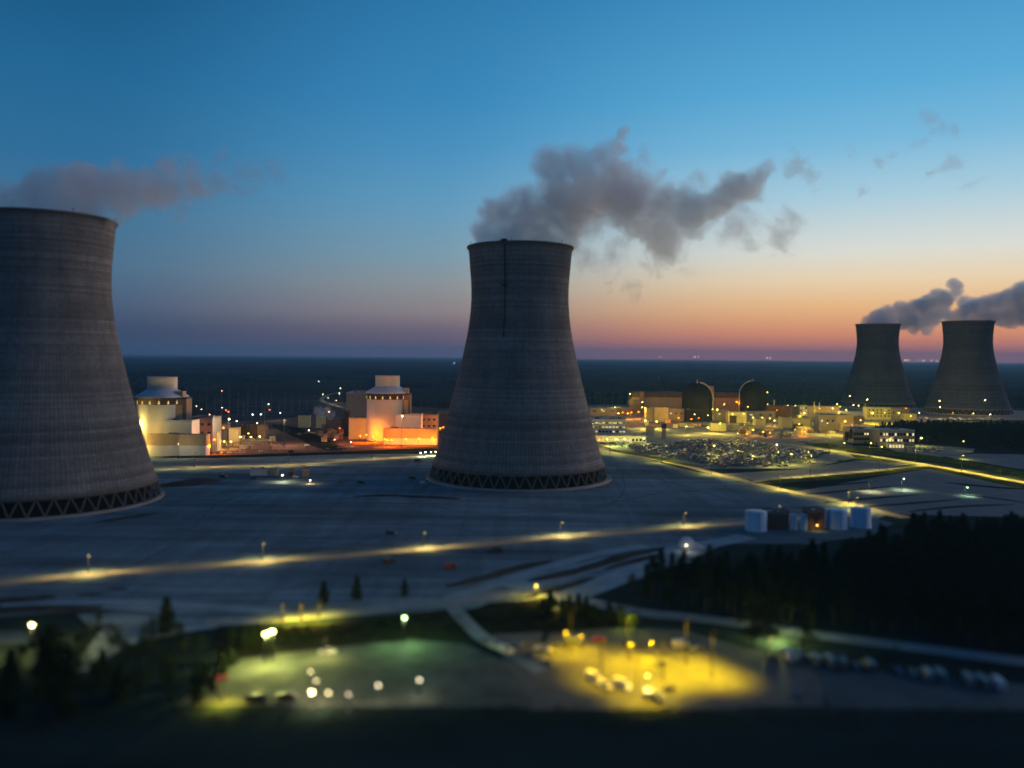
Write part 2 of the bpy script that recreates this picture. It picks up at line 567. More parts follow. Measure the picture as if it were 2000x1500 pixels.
def shell_mat(name, tint, gain, ribs):
    m = bpy.data.materials.new(name)
    m.use_nodes = True
    t = m.node_tree
    nn, ll = t.nodes, t.links
    b = nn['Principled BSDF']
    b.inputs['Roughness'].default_value = 0.95
    b.inputs['Specular IOR Level'].default_value = 0.05
    uv = nn.new('ShaderNodeUVMap')
    uv.uv_map = 'shell'
    sp = nn.new('ShaderNodeSeparateXYZ')
    ll.new(uv.outputs[0], sp.inputs[0])

    def math_(op, a, b2=None, c=None):
        x = nn.new('ShaderNodeMath')
        x.operation = op
        for i, v in enumerate((a, b2, c)):
            if v is None:
                continue
            if isinstance(v, (int, float)):
                x.inputs[i].default_value = v
            else:
                ll.new(v, x.inputs[i])
        return x.outputs[0]

    def comb(a, b2, c=0.0):
        x = nn.new('ShaderNodeCombineXYZ')
        for i, v in enumerate((a, b2, c)):
            if isinstance(v, (int, float)):
                x.inputs[i].default_value = v
            else:
                ll.new(v, x.inputs[i])
        return x.outputs[0]

    def tex(vec, scale, detail=2.0, dim='3D'):
        x = nn.new('ShaderNodeTexNoise')
        x.inputs['Scale'].default_value = scale
        x.inputs['Detail'].default_value = detail
        ll.new(vec, x.inputs['Vector'])
        return x.outputs['Fac']

    def white(vec):
        x = nn.new('ShaderNodeTexWhiteNoise')
        ll.new(vec, x.inputs['Vector'])
        return x.outputs['Value']

    def rng(v, a, b2, c, d):
        x = nn.new('ShaderNodeMapRange')
        x.inputs['From Min'].default_value = a
        x.inputs['From Max'].default_value = b2
        x.inputs['To Min'].default_value = c
        x.inputs['To Max'].default_value = d
        ll.new(v, x.inputs['Value'])
        return x.outputs[0]
    U = math_('MULTIPLY', sp.outputs['X'], float(ribs))
    V = math_('MULTIPLY', sp.outputs['Y'], 1 / 1.75)
    cu, cv = math_('FLOOR', U), math_('FLOOR', V)
    fu, fv = math_('FRACT', U), math_('FRACT', V)
    cell = rng(white(comb(cu, cv)), 0, 1, 0.88, 1.12)
    lift = rng(white(comb(0.0, cv, 3.0)), 0, 1, 0.80, 1.18)
    big = rng(white(comb(0.0, math_('FLOOR', math_('MULTIPLY', sp.outputs['Y'], 1 / 9.0)), 7.0)), 0, 1, 0.9, 1.10)
    # rib shadow joints and lift joints
    jr = rng(math_('ABSOLUTE', math_('SUBTRACT', fu, 0.5)), 0.22, 0.5, 1.05, 0.72)
    jl = rng(math_('ABSOLUTE', math_('SUBTRACT', fv, 0.5)), 0.30, 0.5, 1.03, 0.70)
    # pale laitance rings on the lower half
    ringn = tex(comb(math_('MULTIPLY', sp.outputs['X'], 6.0), math_('MULTIPLY', sp.outputs['Y'], 0.30)), 1.0, 3.0)
    rg = rng(ringn, 0.60, 0.72, 0.0, 0.22)
    low = rng(sp.outputs['Y'], 35, 95, 1.0, 0.15)
    ring = math_('MULTIPLY_ADD', rg, low, 1.0)
    # vertical rain streaks
    st = tex(comb(math_('MULTIPLY', sp.outputs['X'], 70.0), math_('MULTIPLY', sp.outputs['Y'], 0.018)), 1.0, 4.0)
    streak = rng(st, 0.3, 0.7, 0.87, 1.09)
    blot = rng(tex(comb(math_('MULTIPLY', sp.outputs['X'], 14.0), math_('MULTIPLY', sp.outputs['Y'], 0.05)), 1.0, 5.0), 0.3, 0.7, 0.83, 1.14)
    top = rng(sp.outputs['Y'], 174, 182, 1.0, 0.86)
    k = cell
    for q in (lift, big, jr, jl, ring, streak, blot, top):
        k = math_('MULTIPLY', k, q)
    k = math_('MULTIPLY', k, gain)
    sc_ = nn.new('ShaderNodeVectorMath')
    sc_.operation = 'SCALE'
    sc_.inputs[0].default_value = tint
    ll.new(k, sc_.inputs['Scale'])
    ll.new(sc_.outputs[0], b.inputs['Base Color'])
    return m


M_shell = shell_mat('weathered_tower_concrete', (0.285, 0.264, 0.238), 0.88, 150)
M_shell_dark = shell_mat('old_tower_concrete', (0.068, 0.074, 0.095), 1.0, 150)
M_conc = mat('raw_concrete', (0.17, 0.145, 0.12), 0.9, 0.2, 0.2)
M_pale = mat('pale_concrete', (0.42, 0.38, 0.33), 0.9, 0.2, 0.1)
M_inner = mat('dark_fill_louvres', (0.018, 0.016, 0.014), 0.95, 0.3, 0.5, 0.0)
M_steel = mat('galvanised_steel', (0.16, 0.16, 0.155), 0.6, 0.15, 0.5, 0.3)
M_darksteel = mat('dark_steel', (0.012, 0.012, 0.013), 0.6, 0.15, 0.5, 0.3)


def shell_mesh(hs, rs, n=192, m=None):
    prof = [(r * rs, z * hs) for z, r in PROFILE]
    # densify
    pts = []
    for i in range(len(prof) - 1):
        for k in range(2):
            t = k / 2
            pts.append((prof[i][0] * (1 - t) + prof[i + 1][0] * t, prof[i][1] * (1 - t) + prof[i + 1][1] * t))
    pts.append(prof[-1])
    ring = pts + [(r - 1.1, z) for r, z in reversed(pts)]
    bm = bmesh.new()
    lay = bm.loops.layers.uv.new('shell')
    rows = [[bm.verts.new((r * math.cos(2 * math.pi * i / n), r * math.sin(2 * math.pi * i / n), z)) for i in range(n)] for r, z in ring]
    rows.append(rows[0])
    for j in range(len(rows) - 1):
        for i in range(n):
            i2 = (i + 1) % n
            f = bm.faces.new((rows[j][i], rows[j][i2], rows[j + 1][i2], rows[j + 1][i]))
            f.smooth = True
            for lp, (ii, jj) in zip(f.loops, ((i, j), (i + 1, j), (i + 1, j + 1), (i, j + 1))):
                lp[lay].uv = (ii / n, ring[jj % len(ring)][1])
    me = bpy.data.meshes.new('shell')
    bm.to_mesh(me)
    bm.free()
    me.materials.append(m)
    return me


def tower(x, y, hs, rs, label, m, detail=True, ladder=None, kerb=None, rot_=0.0):
    t = empty('cooling_tower', (x, y, 0), label, 'cooling tower', 'cooling towers', rot_)
    link('shell', shell_mesh(hs, rs, 192 if detail else 128, m), t)
    zt, rt = 183 * hs, 41.6 * rs
    mb = MB()
    mb.lathe([(rt + .05, zt - 1.6), (rt + 1.0, zt - 1.3), (rt + 1.0, zt + .25), (rt - 1.6, zt + .25), (rt - 1.6, zt - .6)], M_conc, 192)
    mb.build('rim_walkway', t, True)
    zb, rb, rf = 11.5 * hs, 67.9 * rs, 70.4 * rs
    mb = MB()
    mb.lathe([(rb - 1.4, zb - 1.2), (rb + .55, zb - 1.2), (rb + .55, zb + .5), (rb - .2, zb + 1.2)], M_conc, 192)
    mb.build('lintel_ring', t, True)
    mb = MB()
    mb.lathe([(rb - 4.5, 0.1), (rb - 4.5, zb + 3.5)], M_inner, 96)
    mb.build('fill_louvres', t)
    mb = MB()
    kr = kerb or (rf + 2.2)
    mb.lathe([(kr, 0.0), (kr, 1.15), (kr - .9, 1.15), (kr - .9, .35), (rf + .9, .35), (rf + .9, 1.3), (rf - 1.2, 1.3), (rf - 1.2, .1)], M_pale, 192)
    mb.build('basin_kerb', t)
    nv = 48
    step = 2 * math.pi / nv
    mbv = MB()
    for sgn in (-1, 1):
        a = (rf * math.cos(0), rf * math.sin(0), 1.2)
        b2 = (rb * math.cos(sgn * step * .46), rb * math.sin(sgn * step * .46), zb - 1.0)
        mbv.tube(a, b2, .50, .46, M_conc, 8)
    me = mbv.mesh('column_pair')
    if detail:
        for k in range(nv):
            o = link('column_pair', me, t)
            o.rotation_euler = (0, 0, k * step)
    else:
        for k in range(nv):
            o = link('column_pair', me, t)
            o.rotation_euler = (0, 0, k * step)
    if ladder is not None:
        mb = MB()
        pr = [(z * hs, r * rs) for z, r in PROFILE]

        def rad(z):
            for i in range(len(pr) - 1):
                if pr[i][0] <= z <= pr[i + 1][0]:
                    u = (z - pr[i][0]) / (pr[i + 1][0] - pr[i][0])
                    return pr[i][1] * (1 - u) + pr[i + 1][1] * u
            return pr[-1][1]
        zs = [zt - i * 4.0 for i in range(19)]
        for i in range(len(zs) - 1):
            p0, p1 = rad(zs[i]) + .55, rad(zs[i + 1]) + .55
            hw = .42 if i < 10 else .30
            for yy in (-hw, hw):
                mb.tube((p0, yy, zs[i]), (p1, yy, zs[i + 1]), .16, .16, mat('ladder_steel', (.045, .045, .047), .7, .2, .5), 5)
            mb.box(((p0 + p1) / 2 - .1, 0, (zs[i] + zs[i + 1]) / 2), (.25, 2 * hw, 3.9), mat('ladder_steel', (.045, .045, .047), .7, .2, .5))
        mb.box((rad(150 * hs) + 1.0, 0, 150 * hs), (2.2, 4.2, 1.6), mat('ladder_steel', (.045, .045, .047), .7, .2, .5))
        mb.box((rt + 1.0, 0, zt + .6), (2.4, 4.4, 1.6), mat('ladder_steel', (.045, .045, .047), .7, .2, .5))
        lo = mb.build('service_ladder', t)
        lo.rotation_euler = (0, 0, ladder)
    for k in range(6 if detail else 0):
        a = k * math.pi / 3 + .35
        mb = MB()
        mb.tube((0, 0, 0), (0, 0, 2.0), .14, .10, M_darksteel, 6)
        mb.box((0, 0, 1.9), (.7, .7, .6), M_darksteel)
        mb.build('beacon_stub', t, loc=((rt - .3) * math.cos(a), (rt - .3) * math.sin(a), zt + .2))
    return t


CT = Vector((5.9, 662.0, 0))
LT = Vector((-303.9, 539.5, 0))
FT1 = Vector((735.0, 1668.0, 0))
FT2 = Vector((830.0, 1511.0, 0))
tower(CT.x, CT.y, 1, 1, 'big concrete cooling tower standing whole in the middle of the yard', M_shell, ladder=R(-90 - 17), kerb=73.6)
tower(LT.x, LT.y, 1, 1, 'nearest cooling tower, cut by the left edge of the photo', M_shell, ladder=R(-90 - 60))
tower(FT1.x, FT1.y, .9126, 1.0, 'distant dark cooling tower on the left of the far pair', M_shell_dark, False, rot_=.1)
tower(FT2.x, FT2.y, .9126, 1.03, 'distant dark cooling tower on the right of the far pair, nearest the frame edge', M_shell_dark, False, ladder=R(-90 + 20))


# ------------------------------------------------------------------ steam
def plume_mat(name, blobs, warp_amp, warp_scale, det_scale, dens, erode, gain, color, step=.4):
    m = bpy.data.materials.new(name)
    m.use_nodes = True
    t = m.node_tree
    nn, ll = t.nodes, t.links
    nn.clear()
    out = nn.new('ShaderNodeOutputMaterial')
    vol = nn.new('ShaderNodeVolumePrincipled')
    vol.inputs['Color'].default_value = (*color, 1)
    vol.inputs['Anisotropy'].default_value = 0.5
    m.cycles.volume_step_rate = step
    ll.new(vol.outputs[0], out.inputs['Volume'])
    geo = nn.new('ShaderNodeNewGeometry')
    wn = nn.new('ShaderNodeTexNoise')
    wn.inputs['Scale'].default_value = warp_scale
    wn.inputs['Detail'].default_value = 5.0
    wn.inputs['Roughness'].default_value = 0.62
    ll.new(geo.outputs['Position'], wn.inputs['Vector'])
    sub = nn.new('ShaderNodeVectorMath')
    sub.operation = 'MULTIPLY_ADD'
    sub.inputs[1].default_value = (warp_amp * 2,) * 3
    ll.new(wn.outputs['Color'], sub.inputs[0])
    off = nn.new('ShaderNodeVectorMath')
    off.operation = 'ADD'
    off.inputs[1].default_value = (-warp_amp,) * 3
    ll.new(geo.outputs['Position'], off.inputs[0])
    ll.new(off.outputs[0], sub.inputs[2])
    P = sub.outputs[0]
    cur = None
    for c, r, wgt in blobs:
        d = nn.new('ShaderNodeVectorMath')
        d.operation = 'DISTANCE'
        d.inputs[1].default_value = c
        ll.new(P, d.inputs[0])
        f = nn.new('ShaderNodeMath')
        f.operation = 'MULTIPLY_ADD'
        f.inputs[1].default_value = -wgt / r
        f.inputs[2].default_value = wgt
        ll.new(d.outputs['Value'], f.inputs[0])
        if cur is None:
            cur = f.outputs[0]
        else:
            x = nn.new('ShaderNodeMath')
            x.operation = 'SMOOTH_MAX'
            x.inputs[2].default_value = 0.16
            ll.new(cur, x.inputs[0])
            ll.new(f.outputs[0], x.inputs[1])
            cur = x.outputs[0]
    dn = nn.new('ShaderNodeTexNoise')
    dn.inputs['Scale'].default_value = det_scale
    dn.inputs['Detail'].default_value = 5.0
    dn.inputs['Roughness'].default_value = 0.62
    ll.new(P, dn.inputs['Vector'])
    e = nn.new('ShaderNodeMath')
    e.operation = 'MULTIPLY_ADD'       # field - erode*(noise-0.3)
    e.inputs[1].default_value = -erode
    ll.new(dn.outputs['Fac'], e.inputs[0])
    a = nn.new('ShaderNodeMath')
    a.operation = 'ADD'
    a.inputs[1].default_value = erode * 0.33
    ll.new(cur, a.inputs[0])
    ll.new(a.outputs[0], e.inputs[2])
    # nothing outside the field itself
    mn = nn.new('ShaderNodeMath')
    mn.operation = 'MINIMUM'
    ll.new(e.outputs[0], mn.inputs[0])
    ll.new(cur, mn.inputs[1])
    mr = nn.new('ShaderNodeMapRange')
    mr.interpolation_type = 'SMOOTHSTEP'
    mr.inputs['From Min'].default_value = 0.0
    mr.inputs['From Max'].default_value = gain
    mr.inputs['To Max'].default_value = dens
    ll.new(mn.outputs[0], mr.inputs['Value'])
    ll.new(mr.outputs[0], vol.inputs['Density'])
    return m


def plume(label, zc, D, blobs, zoom, dens=0.10, erode=0.72, gain=0.36, warp=22.0, warp_s=0.016, det=0.05, color=(.985, .985, .985), seed=1, grow=1.0, name='steam_plume', step=None, dz=0.0):
    """blobs: (x, y, r[, w]) in a zoomed picture; zoom = (x0, y0, scale). Placed at the tower's depth D with scatter in depth."""
    rr = random.Random(seed)
    bl = []
    k = D / F
    for b in blobs:
        wgt = b[3] if len(b) > 3 else 1.0
        px, py, r = zoom[0] + b[0] / zoom[2], zoom[1] + b[1] / zoom[2], b[2] / zoom[2] * k * grow
        c = EL(px, py, D)
        c.y += dz + rr.uniform(-.35, .35) * r
        bl.append((c, r, wgt))
    base = bl[0][0].copy()
    bm = bmesh.new()
    for c, r, wgt in bl:
        bmesh.ops.create_icosphere(bm, subdivisions=3, radius=r * 1.06 + warp * .7, matrix=Matrix.Translation(c))
    me = bpy.data.meshes.new('tmp')
    bm.to_mesh(me)
    bm.free()
    tmp = link('tmp', me)
    md = tmp.modifiers.new('r', 'REMESH')
    md.mode = 'VOXEL'
    md.voxel_size = max(1.5, 3.0 * k / 0.41)
    dg = bpy.context.evaluated_depsgraph_get()
    dg.update()
    ev = tmp.evaluated_get(dg)
    me2 = bpy.data.meshes.new_from_object(ev)
    bpy.data.objects.remove(tmp)
    me2.name = name
    m = plume_mat(name, bl, warp, warp_s, det, dens, erode, gain, color, step or .4)
    me2.materials.clear()
    me2.materials.append(m)
    o = link(name, me2)
    dim = max((max(v.co[i] for v in me2.vertices) - min(v.co[i] for v in me2.vertices)) for i in range(3))
    return tag(o, label, 'steam plume', 'steam rising from the cooling towers')


Z6 = (880, 220, 2.703)
plume('thick grey and pink steam billowing right from the middle cooling tower', 183, 662, [
    (215, 650, 100), (290, 540, 120), (320, 650, 130), (430, 580, 160), (400, 470, 110), (480, 680, 110), (540, 290, 115), (570, 400, 130), (590, 540, 165), (690, 270, 110),
    (720, 430, 165), (800, 215, 80), (860, 170, 65), (885, 100, 44), (850, 330, 125), (880, 490, 165), (990, 430, 140), (1020, 560, 140), (1120, 500, 150), (1130, 640, 140),
    (1160, 730, 90), (1240, 520, 130), (1280, 610, 100), (1350, 530, 95), (1430, 460, 95), (1470, 420, 90), (1400, 500, 90), (1500, 380, 100), (1600, 370, 100), (1670, 300, 60), (610, 650, 100), (720, 600, 90)],
    Z6, dens=0.075, grow=1.28, seed=3, det=.14, erode=1.0, gain=.36, step=.18)
plume('thin ragged steam scraps under the right side of the middle plume', 183, 662, [
    (690, 760, 110, .62), (870, 740, 110, .6), (820, 860, 90, .5), (970, 940, 75, .62), (1100, 830, 90, .5), (1250, 780, 90, .5)],
    Z6, dens=0.035, grow=1.55, erode=1.5, gain=.3, det=0.09, seed=5, name='steam_wisp')
plume('thin steam shreds trailing off the right end of the middle plume', 183, 662, [
    (1460, 600, 120, .62), (1560, 500, 110, .6), (1690, 650, 100, .66), (1780, 560, 80, .62), (1540, 690, 80, .5), (1860, 290, 90, .62), (1940, 330, 80, .5), (1000, 250, 80, .6), (1120, 300, 70, .6), (1320, 350, 80, .6)],
    Z6, dens=0.035, grow=1.55, erode=1.5, gain=.3, det=0.09, seed=8, name='steam_wisp')
plume('faint drifting steam shreds high in the sky above the far towers', 183, 720, [
    (630, 140, 60, .66), (700, 190, 60, .6), (800, 190, 60, .66), (640, 210, 55, .5), (350, 400, 70, .6), (430, 350, 55, .5), (560, 290, 55, .5), (790, 400, 75, .6), (800, 460, 50, .6), (690, 450, 60, .45), (240, 590, 60, .5), (910, 530, 70, .45), (170, 390, 60, .45)],
    (1600, 180, 3.0), dens=0.03, grow=1.6, erode=1.45, gain=.3, det=0.09, seed=11, name='steam_wisp')
plume('dim blue grey steam drifting right from the nearest cooling tower', 183, 540, [
    (-120, 430, 150), (20, 430, 130, .9), (100, 460, 120), (180, 440, 130), (300, 400, 150), (330, 510, 130), (430, 340, 150), (480, 460, 160), (560, 250, 95), (600, 370, 150), (640, 480, 120), (740, 340, 150), (790, 240, 90, .8), (840, 420, 130),
    (900, 320, 140), (1000, 370, 130), (1080, 260, 110, .8), (1130, 370, 130, .8), (1230, 230, 110, .7), (1260, 350, 120, .75), (1150, 180, 80, .5), (1230, 440, 90, .6), (800, 500, 80)],
    (0, 260, 3.333), dens=0.085, grow=1.25, det=.09, seed=21, gain=.45, warp=18, erode=.8)
plume('torn tail of steam at the right end of the nearest tower plume', 183, 540, [
    (1330, 330, 130, .75), (1380, 400, 120, .7), (1420, 250, 120, .65), (1500, 350, 130, .72), (1580, 370, 100, .65), (1460, 140, 100, .55), (1640, 260, 140, .6), (1200, 540, 110, .55), (1770, 240, 130, .5)],
    (0, 260, 3.333), dens=0.03, grow=1.2, erode=1.1, gain=.3, det=0.09, seed=23, name='steam_wisp')
Z8 = (1600, 180, 3.0)
plume('blue grey steam leaning right from the left one of the far towers', 167, 1668, [
    (290, 1350, 45), (340, 1325, 50), (400, 1300, 55), (420, 1350, 50), (470, 1270, 55), (500, 1330, 65), (560, 1265, 60), (590, 1340, 60), (545, 1385, 35, .8), (640, 1240, 60), (650, 1320, 65), (680, 1190, 42), (630, 1385, 40, .7), (720, 1230, 55),
    (720, 1290, 50, .8), (770, 1200, 40), (785, 1130, 40), (790, 1170, 36), (850, 1225, 45, .8), (890, 1240, 40, .7)],
    Z8, dens=0.08, grow=1.22, warp=14, warp_s=.022, det=.06, seed=31, gain=.25, erode=.45, color=(.985, .985, .985))
plume('dense dark steam leaning right out of frame from the right one of the far towers', 167, 1511, [
    (780, 1325, 45), (830, 1300, 50), (890, 1275, 55), (900, 1330, 55), (960, 1250, 60), (980, 1320, 70), (1040, 1235, 65), (1070, 1310, 75), (1130, 1220, 75), (1160, 1300, 75), (1120, 1355, 40, .8), (1200, 1180, 70), (1240, 1270, 90), (1300, 1180, 100)],
    Z8, dens=0.08, grow=1.22, warp=14, warp_s=.022, det=.06, seed=37, gain=.25, erode=.55, color=(.985, .985, .985))

# ------------------------------------------------------------------ building materials
M_white = mat('white_cladding', (0.62, 0.61, 0.60), 0.7, 0.06, 0.15)
M_shield = mat('shield_wall_concrete', (0.55, 0.53, 0.51), 0.85, 0.08, 0.08, stretch=(1, 1, .25))
M_roofm = mat('pale_metal_roof', (0.55, 0.58, 0.62), 0.5, 0.08, 0.1, 0.3)
M_band = mat('dark_brown_band', (0.055, 0.035, 0.028), 0.8, 0.2, 0.3)
M_tan = mat('tan_cladding', (0.40, 0.29, 0.18), 0.8, 0.1, 0.15, stretch=(1, 1, .3))
M_brown = mat('brown_cladding', (0.20, 0.14, 0.105), 0.8, 0.15, 0.15)
M_rust = mat('rust_brown_cladding', (0.13, 0.075, 0.055), 0.85, 0.2, 0.1)
M_greyb = mat('grey_cladding', (0.27, 0.25, 0.23), 0.8, 0.12, 0.12)
M_cream = mat('cream_cladding', (0.52, 0.47, 0.27), 0.8, 0.1, 0.12)
M_droof = mat('dark_flat_roof', (0.07, 0.07, 0.075), 0.8, 0.2, 0.1)
M_lroof = mat('light_flat_roof', (0.34, 0.35, 0.36), 0.7, 0.12, 0.1, 0.3)
M_glass = mat('dark_glass', (0.02, 0.024, 0.03), 0.15, 0, 1, 0.6)
M_tank = mat('tank_steel', (0.40, 0.64, 0.80), 0.55, 0.08, 0.12, 0.3, stretch=(1, 1, .3))
M_bluew = mat('blue_white_panel', (0.45, 0.52, 0.58), 0.6, 0.08, 0.2)
M_cont = mat('containment_concrete', (0.017, 0.018, 0.023), 0.95, 0.3, 0.06, 0.0)
G_win = glow('lit_window', (1.0, 0.72, 0.22), 0.9)
G_winw = glow('lit_window_white', (0.95, 0.92, 0.65), 0.9)
G_store = glow('lit_orange_front', (1.0, 0.28, 0.06), 1.1)


# ------------------------------------------------------------------ buildings
def block(name, label, cat, x0, x1, yb, yt, depth, wm, rm=None, group=None, wins=None, roof='flat', lit=None, rz=0.0, door=None, band=None, extra=None, parent=None, dist=None):
    """A building by the pixel columns of its front, its ground row and its roof row."""
    xm = (x0 + x1) / 2
    if dist is None:
        p = G(xm, yb)
        hgt = EL(xm, yt, p.y).z
    else:
        p = EL(xm, yb, dist)
        hgt = EL(xm, yt, dist).z
        p.z = 0
    k = p.y / F
    wdt = (x1 - x0) * k
    t = empty(name, (p.x, p.y, 0), label, cat, group, rz)
    rm = rm or M_lroof
    mb_ = MB()
    if band:
        zb_ = hgt * band[0]
        mb_.box((0, depth / 2, zb_ / 2), (wdt, depth, zb_), wm)
        mb_.build('wall', t)
        mb_ = MB()
        mb_.box((0, depth / 2, (zb_ + hgt) / 2), (wdt + .5, depth + .5, hgt - zb_), band[1])
        mb_.build('upper_wall', t)
    else:
        mb_.box((0, depth / 2, hgt / 2), (wdt, depth, hgt), wm)
        # cladding joints and a plinth give the wall some relief
        nj = max(2, int(wdt / 6))
        for i in range(1, nj):
            mb_.box((-wdt / 2 + wdt * i / nj, -.04, hgt / 2), (.22, .1, hgt - .2), wm)
        mb_.build('wall', t)
    mb_ = MB()
    if roof == 'flat':
        mb_.box((0, depth / 2, hgt + .2), (wdt + .6, depth + .6, .4), rm)
        for c, s in (((0, -.15, hgt + .75), (wdt + .6, .3, .7)), ((0, depth + .15, hgt + .75), (wdt + .6, .3, .7)),
                     ((-wdt / 2 - .15, depth / 2, hgt + .75), (.3, depth, .7)), ((wdt / 2 + .15, depth / 2, hgt + .75), (.3, depth, .7))):
            mb_.box(c, s, wm if not band else band[1])
        rr = random.Random(int(x0 * 7 + yb))
        for i in range(rr.randint(2, 5) if wdt > 8 else 1):
            s = (rr.uniform(.08, .16) * wdt, rr.uniform(.1, .25) * depth, rr.uniform(.8, 2.0))
            mb_.box((rr.uniform(-.4, .4) * wdt, depth * rr.uniform(.2, .8), hgt + .4 + s[2] / 2), s, M_steel)
        mb_.build('roof', t)
    elif roof == 'gable':
        r_ = min(wdt, depth) * .12
        mb_.add([(-wdt / 2 - .4, -.4, hgt), (wdt / 2 + .4, -.4, hgt), (wdt / 2 + .4, depth + .4, hgt), (-wdt / 2 - .4, depth + .4, hgt), (-wdt / 2 - .4, depth / 2, hgt + r_), (wdt / 2 + .4, depth / 2, hgt + r_)],
                [(0, 1, 5, 4), (2, 3, 4, 5), (0, 4, 3), (1, 2, 5), (3, 2, 1, 0)], rm)
        mb_.build('roof', t)
    if wins:
        cols, rows, zf0, zf1, ww, wh = wins
        for j in range(rows):
            for i in range(cols):
                cx = -wdt / 2 + wdt * (i + .5) / cols
                cz = hgt * (zf0 + (zf1 - zf0) * ((j + .5) / rows))
                on = lit and (random.Random(i * 31 + j * 17 + int(x0)).random() < lit)
                a, b = wdt / cols * ww / 2, hgt * (zf1 - zf0) / rows * wh / 2
                mb_ = MB()
                for c, s in (((0, 0, b), (2 * a + .3, .24, .15)), ((0, 0, -b), (2 * a + .3, .24, .15)), ((-a, 0, 0), (.15, .24, 2 * b)), ((a, 0, 0), (.15, .24, 2 * b))):
                    mb_.box(c, s, M_darksteel)
                wo = mb_.build('window', t, loc=(cx, -.12, cz))
                mb_ = MB()
                mb_.box((0, .02, 0), (2 * a - .15, .1, 2 * b - .15), (G_win if (i + j) % 3 else G_winw) if on else M_glass)
                mb_.build('pane', wo)
    if door:
        fx, dw, dh, dm = door
        mb_ = MB()
        mb_.box((wdt * (fx - .5), -.1, dh * hgt / 2), (dw * wdt, .22, dh * hgt), dm)
        mb_.build('door', t)
    return t, p, wdt, hgt


# ------------------------------------------------------------------ lamps
Y_ = (1.0, .70, .20)
O_ = (1.0, .215, .0)
G_ = (.72, 1.0, .62)
W_ = (1.0, .80, .40)
S_ = (1.0, .60, .0)
R_ = (1.0, .16, .06)
GLOWS = {}


def bulb_mat(color, strength):
    key = (tuple(round(c, 3) for c in color), round(strength, 2))
    if key not in GLOWS:
        GLOWS[key] = glow('lamp_glow', color, strength)
        MATS.pop('lamp_glow')
    return GLOWS[key]


def add_light(parent, loc, color, power, spot=True, size=158, soft=.35, tilt=None):
    if power <= 0:
        return
    l = bpy.data.lights.new('lamp_light', 'SPOT' if spot else 'POINT')
    l.energy = power
    l.color = color
    l.shadow_soft_size = soft
    if spot:
        l.spot_size = R(size)
        l.spot_blend = .9
    o = link('lamp_light', l, parent, loc)
    if tilt:
        o.rotation_euler = tilt


def lobe(parent, loc, color, power, d, tilt=67, size=52):
    """One wing of a road luminaire: light thrown along the road."""
    l = bpy.data.lights.new('lamp_light', 'SPOT')
    l.energy = power
    l.color = color
    l.shadow_soft_size = .3
    l.spot_size = R(size)
    l.spot_blend = 1.0
    o = link('lamp_light', l, parent, loc)
    v = Vector((d[0], d[1], 0)).normalized() * math.sin(R(tilt)) + Vector((0, 0, -math.cos(R(tilt))))
    o.rotation_euler = v.to_track_quat('-Z', 'Y').to_euler()


def street_lamp(p, hgt, label, color, power, group, bulb=4.0, br=.42, cat='street lamp', name='street_lamp', arm=(1.8, 0), spot=True, size=158, pole=.13, along=None, wing=0):
    t = empty(name, (p.x, p.y, 0), label, cat, group)
    m = MB()
    m.tube((0, 0, 0), (0, 0, hgt), pole * 1.4, pole, M_darksteel, 8)
    m.box((0, 0, .35), (.7, .7, .7), M_conc)
    m.build('pole', t)
    ax, ay = arm
    m = MB()
    m.tube((0, 0, hgt - .15), (ax, ay, hgt + .15), pole * .7, pole * .6, M_darksteel, 6)
    m.build('arm', t)
    m = MB()
    m.box((ax, ay, hgt + .2), (br * 2.2, br * 1.5, .22), M_darksteel)
    hd = m.build('lamp_head', t)
    m = MB()
    m.ball((ax, ay, hgt - .08), br, bulb_mat(color, bulb), 10, .6)
    m.build('bulb', hd)
    add_light(t, (ax, ay, hgt - br - .25), color, power, spot, size)
    if along is not None:
        lobe(t, (ax, ay, hgt - br - .25), color, wing, along)
        lobe(t, (ax, ay, hgt - br - .25), color, wing, -along)
    return t


def wall_lamp(p, label, color, power, group, bulb=8.0, br=.45, cat='wall lamp', name='wall_lamp'):
    """A bulkhead lamp on a short bracket, hung a step clear of the wall it lights."""
    t = empty(name, (p.x, p.y, p.z), label, cat, group)
    m = MB()
    m.tube((0, 0, .3), (0, 1.9, .5), .07, .07, M_darksteel, 6)
    m.build('bracket', t)
    m = MB()
    m.box((0, 0, br + .12), (br * 2, br * 2, .2), M_darksteel)
    hd = m.build('lamp_hood', t)
    m = MB()
    m.ball((0, 0, 0), br, bulb_mat(color, bulb), 10, .9)
    m.build('bulb', hd)
    add_light(t, (0, -br - .25, -.1), color, power, False)
    return t


